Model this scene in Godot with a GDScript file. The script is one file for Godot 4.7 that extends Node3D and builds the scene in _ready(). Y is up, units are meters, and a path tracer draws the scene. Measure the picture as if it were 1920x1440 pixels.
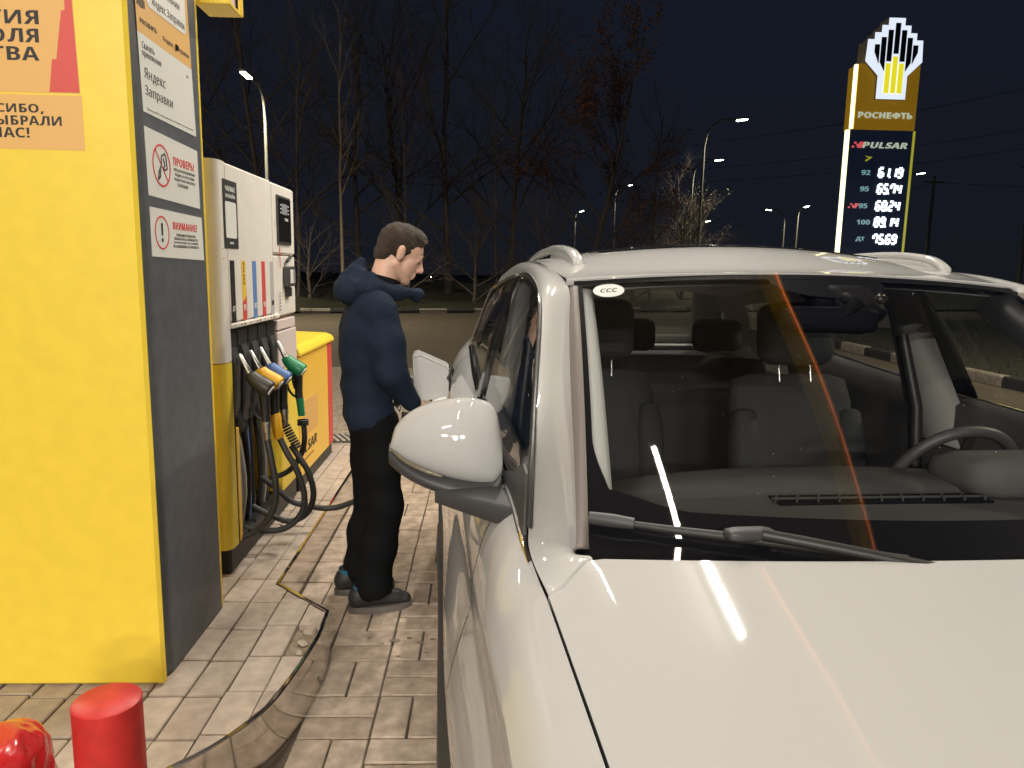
extends Node3D

# ---------- set-up: camera, sky, exposure first ----------
var M := {}
var T := {}
var used := {}
var rng := RandomNumberGenerator.new()
var font_sans: SystemFont
var font_bold: SystemFont

func _ready() -> void:
	var cam := Camera3D.new()
	cam.name = "camera"
	cam.position = Vector3(0, 1.58, 0)
	cam.rotation_degrees = Vector3(-8.9, -2.3, 1.04)
	cam.fov = 55.11
	cam.near = 0.05
	cam.far = 400.0
	cam.current = true
	add_child(cam)

	var env := Environment.new()
	var sky_mat := ProceduralSkyMaterial.new()
	sky_mat.sky_top_color = Color8(20, 25, 37)
	sky_mat.sky_horizon_color = Color8(22, 24, 31)
	sky_mat.sky_curve = 0.2
	sky_mat.ground_bottom_color = Color8(14, 14, 16)
	sky_mat.ground_horizon_color = Color8(22, 24, 30)
	sky_mat.sun_angle_max = 0.0
	var sky := Sky.new()
	sky.sky_material = sky_mat
	env.background_mode = Environment.BG_SKY
	env.sky = sky
	env.background_energy_multiplier = 1.0
	env.tonemap_mode = Environment.TONE_MAPPER_LINEAR
	env.tonemap_exposure = 1.0
	env.sdfgi_enabled = true
	env.ssao_enabled = true
	env.ssil_enabled = true
	var we := WorldEnvironment.new()
	we.name = "environment"
	we.environment = env
	add_child(we)

	rng.seed = 77
	make_fonts()
	make_materials()
	# large structure
	build_ground()
	build_canopy()
	build_island()
	# objects
	build_column()
	build_dispenser()
	build_side_cabinet()
	build_bollards()
	build_car()
	build_person()
	build_price_sign()
	build_street_lamps()
	build_trees()

# ---------- helpers ----------
func lin(r: float, g: float, b: float) -> Color:
	return Color(r, g, b).linear_to_srgb()

func mat(key: String, c: Color, rough := 0.6, metal := 0.0) -> StandardMaterial3D:
	var m := StandardMaterial3D.new()
	m.resource_name = key
	m.albedo_color = c
	m.roughness = rough
	m.metallic = metal
	M[key] = m
	return m

func glow(key: String, c: Color, e: float) -> StandardMaterial3D:
	var m := mat(key, Color(0.8, 0.8, 0.8), 0.5)
	m.emission_enabled = true
	m.emission = c
	m.emission_energy_multiplier = e
	return m

func numbered(called: String) -> String:
	if not used.has(called):
		used[called] = 0
		return called
	used[called] += 1
	return "%s_%03d" % [called, used[called]]

func tag(o: Node, label: String, category := "", group := "", kind := "") -> void:
	if label != "":
		o.set_meta("label", label)
	if category != "":
		o.set_meta("category", category)
	if group != "":
		o.set_meta("group", group)
	if kind != "":
		o.set_meta("kind", kind)

func thing(called: String, label: String, category: String, at := Vector3.ZERO, turn := 0.0, group := "") -> Node3D:
	var o := Node3D.new()
	o.name = numbered(called)
	add_child(o, true)
	o.position = at
	o.rotation.y = turn
	tag(o, label, category, group)
	return o

func S() -> SurfaceTool:
	var st := SurfaceTool.new()
	st.begin(Mesh.PRIMITIVE_TRIANGLES)
	st.set_smooth_group(-1)
	return st

func put(parent: Node, called: String, mesh: Mesh, m: Material, xf := Transform3D.IDENTITY) -> MeshInstance3D:
	var o := MeshInstance3D.new()
	o.name = called if parent != self else numbered(called)
	o.mesh = mesh
	o.material_override = m
	o.transform = xf
	o.cast_shadow = GeometryInstance3D.SHADOW_CASTING_SETTING_ON
	parent.add_child(o, true)
	return o

func obj(parent: Node, called: String, st: SurfaceTool, m: Material, xf := Transform3D.IDENTITY) -> MeshInstance3D:
	st.generate_normals()
	return put(parent, called, st.commit(), m, xf)

func struct(called: String, st: SurfaceTool, m: Material) -> MeshInstance3D:
	var o := obj(self, called, st, m)
	o.set_meta("kind", "structure")
	return o

func dup(root: Node3D, at: Vector3, turn: float, label := "") -> Node3D:
	var r: Node3D = root.duplicate()
	var base := String(root.name)
	var cut := base.rfind("_0")
	if cut > 0 and base.length() - cut == 4:
		base = base.substr(0, cut)
	r.name = numbered(base)
	add_child(r, true)
	r.position = at
	r.rotation.y = turn
	if label != "":
		r.set_meta("label", label)
	return r

func tri(st: SurfaceTool, a: Vector3, b: Vector3, c: Vector3) -> void:
	st.add_vertex(a)
	st.add_vertex(b)
	st.add_vertex(c)

func quad(st: SurfaceTool, a: Vector3, b: Vector3, c: Vector3, d: Vector3) -> void:
	tri(st, a, b, c)
	tri(st, a, c, d)

# box with chamfered edges (flat shaded), centre c, full size s
func box(st: SurfaceTool, c: Vector3, s: Vector3, bev := 0.004, b := Basis.IDENTITY) -> void:
	st.set_smooth_group(-1)
	var h := s * 0.5
	bev = minf(bev, minf(h.x, minf(h.y, h.z)) * 0.8)
	var f := func(ax: int, sg: Vector3) -> Vector3:
		var v := sg * h
		for k in 3:
			if k != ax:
				v[k] -= sg[k] * bev
		return c + b * v
	if bev <= 0.0:
		bev = 0.0
	for ax in 3:
		var u := (ax + 1) % 3
		var w := (ax + 2) % 3
		for sg in [-1.0, 1.0]:
			var p := []
			for q in [[-1, -1], [1, -1], [1, 1], [-1, 1]]:
				var e := Vector3.ZERO
				e[ax] = sg
				e[u] = q[0]
				e[w] = q[1]
				p.append(f.call(ax, e))
			if sg > 0:
				quad(st, p[3], p[2], p[1], p[0])
			else:
				quad(st, p[0], p[1], p[2], p[3])
		if bev > 0.0:
			for s1 in [-1.0, 1.0]:
				for s2 in [-1.0, 1.0]:
					var e0 := Vector3.ZERO
					e0[ax] = -1
					e0[u] = s1
					e0[w] = s2
					var e1 := e0
					e1[ax] = 1
					var p0: Vector3 = f.call(u, e0)
					var p1: Vector3 = f.call(w, e0)
					var p2: Vector3 = f.call(w, e1)
					var p3: Vector3 = f.call(u, e1)
					if s1 * s2 > 0:
						quad(st, p3, p2, p1, p0)
					else:
						quad(st, p0, p1, p2, p3)
	if bev > 0.0:
		for x in [-1.0, 1.0]:
			for y in [-1.0, 1.0]:
				for z in [-1.0, 1.0]:
					var e := Vector3(x, y, z)
					var p0: Vector3 = f.call(0, e)
					var p1: Vector3 = f.call(1, e)
					var p2: Vector3 = f.call(2, e)
					if x * y * z > 0:
						tri(st, p0, p2, p1)
					else:
						tri(st, p0, p1, p2)

func boxes(parent: Node, called: String, m: Material, c: Vector3, s: Vector3, bev := 0.004, b := Basis.IDENTITY) -> MeshInstance3D:
	var st := S()
	box(st, c, s, bev, b)
	return obj(parent, called, st, m)

# smooth rounded box: superellipsoid-like, n cells a side
func rbox(st: SurfaceTool, xf: Transform3D, s: Vector3, r: float, n := 6) -> void:
	st.set_smooth_group(1)
	var h := s * 0.5
	var inner := Vector3(maxf(h.x - r, 0.0), maxf(h.y - r, 0.0), maxf(h.z - r, 0.0))
	for ax in 3:
		var u := (ax + 1) % 3
		var w := (ax + 2) % 3
		for sg in [-1.0, 1.0]:
			var g := []
			for i in n + 1:
				var row := PackedVector3Array()
				for j in n + 1:
					var e := Vector3.ZERO
					e[ax] = sg
					e[u] = tan((2.0 * i / n - 1.0) * PI / 4)
					e[w] = tan((2.0 * j / n - 1.0) * PI / 4)
					var p := e * h
					var q := Vector3(clampf(p.x, -inner.x, inner.x), clampf(p.y, -inner.y, inner.y), clampf(p.z, -inner.z, inner.z))
					var d := (p - q)
					# widen the sphere part so that corners are round
					if d.length() > 1e-6:
						d = d.normalized() * r
					row.append(xf * (q + d))
				g.append(row)
			for i in n:
				for j in n:
					if sg > 0:
						quad(st, g[i][j + 1], g[i + 1][j + 1], g[i + 1][j], g[i][j])
					else:
						quad(st, g[i][j], g[i + 1][j], g[i + 1][j + 1], g[i][j + 1])

func grid(st: SurfaceTool, rows: Array, smooth := 1, closed := false) -> void:
	st.set_smooth_group(smooth)
	for i in rows.size() - 1:
		var a: PackedVector3Array = rows[i]
		var b: PackedVector3Array = rows[i + 1]
		var n := a.size() if closed else a.size() - 1
		for j in n:
			var k := (j + 1) % a.size()
			quad(st, a[j], b[j], b[k], a[k])

# sheet with thickness: the grid, its copy moved by off and the rim
func shell(st: SurfaceTool, rows: Array, off: Vector3) -> void:
	grid(st, rows, 1)
	var back := []
	for r in rows:
		var q := PackedVector3Array()
		for p in r:
			q.append(p + off)
		q.reverse()
		back.append(q)
	grid(st, back, 2)
	var rim := PackedVector3Array()
	for p in rows[0]:
		rim.append(p)
	for i in range(1, rows.size()):
		rim.append(rows[i][rows[i].size() - 1])
	for j in range(rows[0].size() - 2, -1, -1):
		rim.append(rows[-1][j])
	for i in range(rows.size() - 2, 0, -1):
		rim.append(rows[i][0])
	st.set_smooth_group(-1)
	for i in rim.size():
		var a := rim[i]
		var b := rim[(i + 1) % rim.size()]
		quad(st, a, b, b + off, a + off)

func cat(p: Array, t: float) -> Variant:
	# Catmull-Rom through p at t in 0..size-1
	var n := p.size()
	var i := clampi(int(floor(t)), 0, n - 2)
	var f := t - i
	var a = p[maxi(i - 1, 0)]
	var b = p[i]
	var c = p[i + 1]
	var d = p[mini(i + 2, n - 1)]
	return 0.5 * ((2.0 * b) + (c - a) * f + (2.0 * a - 5.0 * b + 4.0 * c - d) * f * f + (3.0 * b - a - 3.0 * c + d) * f * f * f)

func curve(p: Array, steps: int) -> Array:
	var out := []
	for i in steps + 1:
		out.append(cat(p, float(i) / steps * (p.size() - 1)))
	return out

# piecewise-linear table [[x, y], ...] with smoothstep-free linear interpolation
func tab(t: Array, x: float) -> float:
	if x <= t[0][0]:
		return t[0][1]
	for i in t.size() - 1:
		if x <= t[i + 1][0]:
			var f: float = (x - t[i][0]) / (t[i + 1][0] - t[i][0])
			# monotone-ish smooth: Catmull in value
			var p0: float = t[maxi(i - 1, 0)][1]
			var p1: float = t[i][1]
			var p2: float = t[i + 1][1]
			var p3: float = t[mini(i + 2, t.size() - 1)][1]
			var m1: float = 0.0 if i == 0 else (p2 - p0) / (t[i + 1][0] - t[i - 1][0])
			var m2: float = 0.0 if i + 2 >= t.size() else (p3 - p1) / (t[i + 2][0] - t[i][0])
			var h: float = t[i + 1][0] - t[i][0]
			if i == 0:
				m1 = (p2 - p1) / h
			if i + 2 >= t.size():
				m2 = (p2 - p1) / h
			var f2 := f * f
			var f3 := f2 * f
			return (2 * f3 - 3 * f2 + 1) * p1 + (f3 - 2 * f2 + f) * h * m1 + (-2 * f3 + 3 * f2) * p2 + (f3 - f2) * h * m2
	return t[-1][1]

func tube(st: SurfaceTool, pts: Array, radii: Array, sides := 8, caps := true, sg := 1) -> void:
	st.set_smooth_group(sg)
	var n := pts.size()
	var tang: Vector3 = (pts[1] - pts[0]).normalized()
	var nor := tang.cross(Vector3.UP)
	if nor.length() < 0.1:
		nor = tang.cross(Vector3.RIGHT)
	nor = nor.normalized()
	var rows := []
	for i in n:
		var t2: Vector3 = (pts[mini(i + 1, n - 1)] - pts[maxi(i - 1, 0)]).normalized()
		nor = (nor - t2 * nor.dot(t2)).normalized()
		var bi := t2.cross(nor)
		var rf := float(i) / (n - 1) * (radii.size() - 1)
		var ri := int(rf)
		var r: float = lerpf(radii[ri], radii[mini(ri + 1, radii.size() - 1)], rf - ri)
		var row := PackedVector3Array()
		for k in sides:
			var a := TAU * k / sides
			row.append(pts[i] + (nor * cos(a) + bi * sin(a)) * r)
		rows.append(row)
	grid(st, rows, sg, true)
	if caps:
		st.set_smooth_group(-1)
		for e in [0, n - 1]:
			for k in sides:
				var a: Vector3 = rows[e][k]
				var b: Vector3 = rows[e][(k + 1) % sides]
				if e == 0:
					tri(st, pts[e], a, b)
				else:
					tri(st, pts[e], b, a)

# profile of [radius, height, smooth?]
func lathe(st: SurfaceTool, prof: Array, sides: int, xf := Transform3D.IDENTITY, sg := 1) -> void:
	for i in prof.size() - 1:
		st.set_smooth_group(sg + i if prof[i].size() > 2 else sg)
		for k in sides:
			var a := TAU * k / sides
			var b := TAU * (k + 1) / sides
			var p0: Vector3 = xf * Vector3(cos(a) * prof[i][0], prof[i][1], sin(a) * prof[i][0])
			var p1: Vector3 = xf * Vector3(cos(b) * prof[i][0], prof[i][1], sin(b) * prof[i][0])
			var p2: Vector3 = xf * Vector3(cos(b) * prof[i + 1][0], prof[i + 1][1], sin(b) * prof[i + 1][0])
			var p3: Vector3 = xf * Vector3(cos(a) * prof[i + 1][0], prof[i + 1][1], sin(a) * prof[i + 1][0])
			if prof[i][0] > 1e-5:
				tri(st, p0, p2, p1)
			if prof[i + 1][0] > 1e-5:
				tri(st, p0, p3, p2)

# polygon in x,y extruded from z=0 to z=depth
func prism(st: SurfaceTool, poly: PackedVector2Array, depth: float, xf := Transform3D.IDENTITY) -> void:
	st.set_smooth_group(-1)
	var idx := Geometry2D.triangulate_polygon(poly)
	var area := 0.0
	for i in poly.size():
		area += poly[i].cross(poly[(i + 1) % poly.size()])
	for i in range(0, idx.size(), 3):
		var a := poly[idx[i]]
		var b := poly[idx[i + 1]]
		var c := poly[idx[i + 2]]
		if (b - a).cross(c - a) > 0:
			var t := b
			b = c
			c = t
		tri(st, xf * Vector3(a.x, a.y, depth), xf * Vector3(b.x, b.y, depth), xf * Vector3(c.x, c.y, depth))
		if depth != 0.0:
			tri(st, xf * Vector3(a.x, a.y, 0), xf * Vector3(c.x, c.y, 0), xf * Vector3(b.x, b.y, 0))
	if depth != 0.0:
		for i in poly.size():
			var a := poly[i]
			var b := poly[(i + 1) % poly.size()]
			if area < 0:
				var t := a
				a = b
				b = t
			quad(st, xf * Vector3(a.x, a.y, depth), xf * Vector3(b.x, b.y, depth), xf * Vector3(b.x, b.y, 0), xf * Vector3(a.x, a.y, 0))

func rrect(w: float, h: float, r: float, n := 4) -> PackedVector2Array:
	var p := PackedVector2Array()
	for q in [[1, 1, 0], [-1, 1, 1], [-1, -1, 2], [1, -1, 3]]:
		for i in n + 1:
			var a: float = (q[2] + float(i) / n) * PI / 2
			p.append(Vector2(q[0] * (w / 2 - r) + cos(a) * r, q[1] * (h / 2 - r) + sin(a) * r))
	return p

# lettering: the string fitted into w x h metres (h 0: by width), centre at the origin of xf, on its x,y plane
func letters(parent: Node, text: String, w: float, h: float, m: Material, xf: Transform3D, depth := 0.0006, bold := true, slant := 0.0, called := "lettering") -> MeshInstance3D:
	var tm := TextMesh.new()
	tm.font = font_bold if bold else font_sans
	tm.text = text
	tm.font_size = 48
	tm.pixel_size = 0.01
	tm.depth = 0.02
	tm.curve_step = 2.0
	var arr := tm.get_mesh_arrays() if tm.get_surface_count() == 0 else tm.surface_get_arrays(0)
	var v: PackedVector3Array = arr[Mesh.ARRAY_VERTEX]
	if v.is_empty():
		push_warning("no letters for " + text)
		return null
	var lo := v[0]
	var hi := v[0]
	for p in v:
		lo = lo.min(p)
		hi = hi.max(p)
	var sx: float = w / (hi.x - lo.x)
	var sy: float = sx if h <= 0.0 else h / (hi.y - lo.y)
	var c := (lo + hi) * 0.5
	for i in v.size():
		var p := v[i] - c
		v[i] = Vector3(p.x * sx + slant * p.y * sy, p.y * sy, (p.z / (hi.z - lo.z) + 0.5) * depth)
	var out := []
	out.resize(Mesh.ARRAY_MAX)
	out[Mesh.ARRAY_VERTEX] = v
	if arr[Mesh.ARRAY_NORMAL] != null:
		out[Mesh.ARRAY_NORMAL] = arr[Mesh.ARRAY_NORMAL]
	if arr[Mesh.ARRAY_INDEX] != null:
		out[Mesh.ARRAY_INDEX] = arr[Mesh.ARRAY_INDEX]
	var am := ArrayMesh.new()
	am.add_surface_from_arrays(Mesh.PRIMITIVE_TRIANGLES, out)
	return put(parent, called, am, m, xf)

func on_z(x: float, y: float, z: float) -> Transform3D:      # a face looking towards +z
	return Transform3D(Basis.IDENTITY, Vector3(x, y, z))

func on_x(z: float, y: float, x: float) -> Transform3D:      # a face looking towards +x
	return Transform3D(Basis(Vector3(0, 0, -1), Vector3(0, 1, 0), Vector3(1, 0, 0)), Vector3(x, y, z))

func make_fonts() -> void:
	font_sans = SystemFont.new()
	font_sans.font_names = PackedStringArray(["Droid Sans"])
	font_bold = SystemFont.new()
	font_bold.font_names = PackedStringArray(["Droid Sans"])
	font_bold.font_weight = 700

# computed grey picture: layered noise mapped to lo..hi, with darker spots
func cloth_noise(key: String, size: int, freq: float, octaves: int, lo: float, hi: float, seed_: int) -> ImageTexture:
	var n := FastNoiseLite.new()
	n.seed = seed_
	n.frequency = freq
	n.fractal_octaves = octaves
	n.noise_type = FastNoiseLite.TYPE_SIMPLEX_SMOOTH
	var im: Image = n.get_seamless_image(size, size)
	im.convert(Image.FORMAT_L8)
	var data := im.get_data()
	for i in data.size():
		data[i] = int(clampf(lo + (hi - lo) * data[i] / 255.0, 0, 1) * 255.0)
	var im2 := Image.create_from_data(size, size, false, Image.FORMAT_L8, data)
	var t := ImageTexture.create_from_image(im2)
	T[key] = t
	return t

func tri_map(m: StandardMaterial3D, scale: float, world := true) -> StandardMaterial3D:
	m.uv1_triplanar = true
	m.uv1_world_triplanar = world
	m.uv1_scale = Vector3.ONE * scale
	return m

func bump(m: StandardMaterial3D, t: Texture2D, cm: float) -> StandardMaterial3D:
	m.heightmap_enabled = true
	m.heightmap_texture = t
	m.heightmap_scale = cm
	return m

func make_materials() -> void:
	cloth_noise("fine", 512, 0.06, 4, 0.55, 1.0, 3)
	cloth_noise("soft", 512, 0.012, 5, 0.86, 1.0, 5)
	cloth_noise("stain", 512, 0.012, 5, 0.72, 1.0, 9)
	cloth_noise("faint", 512, 0.012, 5, 0.965, 1.0, 7)
	cloth_noise("grit", 256, 0.25, 3, 0.3, 1.0, 12)
	cloth_noise("wave", 256, 0.02, 3, 0.0, 1.0, 15)
	cloth_noise("rough", 512, 0.02, 5, 0.15, 0.9, 21)
	# stone
	var tones := [[0.50, 0.41, 0.33], [0.48, 0.395, 0.32], [0.52, 0.43, 0.35], [0.46, 0.375, 0.30]]
	for i in 4:
		var m := mat("island_paver_%d" % i, lin(tones[i][0], tones[i][1], tones[i][2]), 0.85)
		m.albedo_texture = T.soft
		tri_map(m, 2.3)
		bump(m, T.grit, 0.08)
	var tones2 := [[0.52, 0.41, 0.315], [0.50, 0.395, 0.305], [0.54, 0.43, 0.335], [0.48, 0.375, 0.285]]
	for i in 4:
		var m := mat("lane_paver_%d" % i, lin(tones2[i][0], tones2[i][1], tones2[i][2]), 0.8)
		m.albedo_texture = T.stain
		tri_map(m, 1.7)
		bump(m, T.grit, 0.1)
	mat("oil", lin(0.2, 0.15, 0.11), 0.5)
	tri_map(mat("joint", lin(0.13, 0.1, 0.075), 0.95), 3.0).albedo_texture = T.stain
	bump(M.joint, T.grit, 0.2)
	tri_map(mat("sand", lin(0.4, 0.32, 0.23), 0.95), 3.0).albedo_texture = T.stain
	bump(M.sand, T.grit, 0.5)
	tri_map(mat("asphalt", lin(0.16, 0.125, 0.09), 0.9), 0.35).albedo_texture = T.soft
	bump(M.asphalt, T.grit, 0.3)
	tri_map(mat("grass", lin(0.075, 0.07, 0.04), 0.95), 0.8).albedo_texture = T.stain
	tri_map(mat("kerb_white", lin(0.6, 0.52, 0.42), 0.8), 1.5).albedo_texture = T.stain
	tri_map(mat("kerb_dark", lin(0.08, 0.075, 0.075), 0.8), 1.5).albedo_texture = T.stain
	# metals and paints
	var ye := mat("yellow", lin(0.87, 0.64, 0.06), 0.38)
	ye.albedo_texture = T.faint
	tri_map(ye, 1.6)
	var y2 := mat("yellow_edge", lin(0.8, 0.58, 0.06), 0.45)
	y2.clearcoat_enabled = false
	mat("cabinet_yellow", lin(0.88, 0.53, 0.07), 0.35)
	mat("poster", lin(0.72, 0.42, 0.13), 0.5)
	mat("poster_red", lin(0.62, 0.075, 0.06), 0.5)
	mat("ink", lin(0.02, 0.02, 0.022), 0.6)
	mat("ink_red", lin(0.6, 0.04, 0.04), 0.6)
	mat("sticker", lin(0.72, 0.72, 0.69), 0.45)
	var gp := mat("grey_panel", lin(0.115, 0.125, 0.145), 0.42)
	gp.albedo_texture = T.soft
	tri_map(gp, 2.2)
	var wp := mat("white_panel", lin(0.76, 0.72, 0.67), 0.4)
	wp.albedo_texture = T.faint
	tri_map(wp, 1.1)
	mat("pink_panel", lin(0.66, 0.56, 0.55), 0.4)
	mat("black_plastic", lin(0.018, 0.018, 0.018), 0.45)
	mat("dark_plastic", lin(0.045, 0.045, 0.047), 0.5)
	mat("rubber", lin(0.022, 0.021, 0.02), 0.55)
	mat("rust", lin(0.3, 0.19, 0.07), 0.9)
	var stl := mat("steel", lin(0.68, 0.65, 0.61), 0.16, 1.0)
	stl.roughness_texture = T.rough
	stl.roughness = 0.2
	tri_map(stl, 1.3)
	mat("chrome", lin(0.75, 0.75, 0.75), 0.12, 1.0)
	mat("alloy", lin(0.5, 0.5, 0.48), 0.35, 1.0)
	var br := mat("bollard_red", lin(0.62, 0.035, 0.03), 0.45)
	br.albedo_texture = T.soft
	tri_map(br, 3.0)
	var vin := mat("red_vinyl", lin(0.5, 0.02, 0.022), 0.22)
	vin.clearcoat_enabled = true
	vin.clearcoat = 0.5
	vin.clearcoat_roughness = 0.15
	mat("stripe_blue", lin(0.11, 0.22, 0.5), 0.5)
	mat("stripe_red", lin(0.58, 0.07, 0.07), 0.5)
	mat("stripe_yellow", lin(0.75, 0.5, 0.06), 0.5)
	mat("stripe_grey", lin(0.42, 0.4, 0.4), 0.5)
	mat("stripe_black", lin(0.02, 0.016, 0.018), 0.5)
	mat("nozzle_black", lin(0.03, 0.027, 0.022), 0.45)
	mat("nozzle_yellow", lin(0.75, 0.4, 0.02), 0.4)
	mat("nozzle_blue", lin(0.05, 0.12, 0.32), 0.45)
	mat("nozzle_green", lin(0.01, 0.2, 0.08), 0.4)
	mat("screen_grey", lin(0.28, 0.3, 0.34), 0.2)
	mat("pale_hose", lin(0.35, 0.36, 0.34), 0.5)
	mat("soffit", lin(0.22, 0.215, 0.21), 0.6)
	# car
	var cp := mat("car_white", lin(0.452, 0.448, 0.442), 0.6)
	cp.metallic_specular = 0.15
	cp.clearcoat_enabled = true
	cp.clearcoat = 1.0
	cp.clearcoat_roughness = 0.03
	var gl := mat("glass", Color(0.02, 0.025, 0.025, 0.05), 0.02)
	gl.transparency = BaseMaterial3D.TRANSPARENCY_ALPHA
	var gs := mat("side_glass", Color(0.01, 0.012, 0.012, 0.16), 0.02)
	gs.transparency = BaseMaterial3D.TRANSPARENCY_ALPHA
	mat("frit", lin(0.006, 0.006, 0.008), 0.5)
	M.frit.metallic_specular = 0.1
	mat("gloss_black", lin(0.012, 0.012, 0.013), 0.12)
	mat("taupe", lin(0.15, 0.128, 0.115), 0.55)
	mat("trim_grey", lin(0.33, 0.33, 0.31), 0.8)
	mat("headliner", lin(0.45, 0.46, 0.45), 0.9)
	var dash := mat("dash", lin(0.05, 0.05, 0.05), 0.6)
	dash.metallic_specular = 0.2
	dash.heightmap_enabled = true
	dash.heightmap_texture = T.grit
	dash.heightmap_scale = 0.05
	tri_map(dash, 8.0, false)
	mat("dash_light", lin(0.085, 0.083, 0.083), 0.7)
	M.dash_light.metallic_specular = 0.2
	var seat := mat("seat_cloth", lin(0.05, 0.056, 0.062), 0.85)
	seat.albedo_texture = T.grit
	tri_map(seat, 10.0, false)
	mat("lamp_amber", lin(0.16, 0.14, 0.1), 0.12)
	# person
	mat("skin", lin(0.58, 0.36, 0.27), 0.5)
	M.skin.subsurf_scatter_enabled = true
	M.skin.subsurf_scatter_strength = 0.15
	var hair := mat("hair", lin(0.075, 0.043, 0.024), 0.75)
	hair.albedo_texture = T.grit
	tri_map(hair, 14.0, false)
	bump(hair, T.grit, 0.5)
	var jk := mat("jacket", lin(0.0125, 0.0195, 0.036), 0.75)
	jk.metallic_specular = 0.2
	tri_map(jk, 20.0, false)
	bump(jk, T.grit, 0.02)
	var tr := mat("trousers", lin(0.006, 0.0065, 0.0075), 0.85)
	tr.metallic_specular = 0.2
	tri_map(tr, 16.0, false)
	bump(tr, T.grit, 0.03)
	mat("shoe", lin(0.018, 0.017, 0.017), 0.55)
	mat("shoe_sole", lin(0.12, 0.105, 0.095), 0.7)
	mat("sock", lin(0.01, 0.1, 0.16), 0.9)
	mat("shirt", lin(0.6, 0.58, 0.55), 0.9)
	# far things
	var bark := mat("bark", lin(0.21, 0.165, 0.145), 0.95)
	bark.albedo_texture = T.stain
	tri_map(bark, 0.9)
	mat("birch_bark", lin(0.4, 0.3, 0.22), 0.9)
	mat("dry_leaf", lin(0.22, 0.1, 0.06), 0.85)
	mat("bud_twig", lin(0.34, 0.31, 0.2), 0.85)
	mat("lamp_post", lin(0.14, 0.135, 0.125), 0.6)
	mat("lamp_head", lin(0.15, 0.15, 0.15), 0.5)
	mat("sign_black", lin(0.02, 0.028, 0.05), 0.4)
	mat("wire", lin(0.05, 0.05, 0.055), 0.6)
	# glowing things
	glow("street_led", Color(0.95, 1.0, 0.85), 24.0)
	glow("canopy_led", Color(1.0, 0.96, 0.9), 22.0)
	glow("fascia_led", Color(1.0, 0.5, 0.13), 2.3)
	glow("sign_white_light", Color(0.9, 0.94, 1.0), 0.95)
	glow("sign_yellow", Color(0.58, 0.43, 0.08), 0.5)
	M.sign_yellow.albedo_color = lin(0.4, 0.25, 0.03)
	glow("sign_yellow_light", Color(0.9, 0.86, 0.05), 0.95)
	glow("sign_panel", Color(0.13, 0.18, 0.28), 0.2)
	M.sign_panel.albedo_color = lin(0.02, 0.028, 0.05)
	glow("sign_strip_light", Color(1.0, 1.0, 0.72), 2.2)
	glow("sign_strip_dim_light", Color(0.72, 0.7, 0.08), 0.6)
	glow("sign_digit_light", Color(0.93, 0.97, 1.0), 2.2)
	glow("sign_name_light", Color(0.75, 0.8, 0.72), 0.7)
	glow("sign_grade_light", Color(0.5, 0.72, 0.75), 0.55)
	glow("sign_red_light", Color(0.9, 0.3, 0.35), 0.7)

# ---------- the setting ----------
func island_outline() -> PackedVector2Array:
	# x, z of the raised pump island, the near end bulging out round the column
	var half := [Vector2(0.68, -5.62), Vector2(0.68, -3.06), Vector2(0.945, -2.80), Vector2(0.955, -2.62), Vector2(0.935, -2.38), Vector2(0.895, -2.14), Vector2(0.81, -1.97), Vector2(0.68, -1.82), Vector2(0.47, -1.70), Vector2(0.22, -1.63)]
	var p := PackedVector2Array()
	for v in half:
		p.append(Vector2(-1.55 + v.x, v.y))
	for i in range(half.size() - 1, -1, -1):
		p.append(Vector2(-1.55 - half[i].x, half[i].y))
	return p

func paver_mesh(l: float, w: float, h: float, chip := 0.0) -> ArrayMesh:
	var st := S()
	box(st, Vector3(0, -h / 2, 0), Vector3(w, h, l), 0.004)
	st.generate_normals()
	return st.commit()

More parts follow.
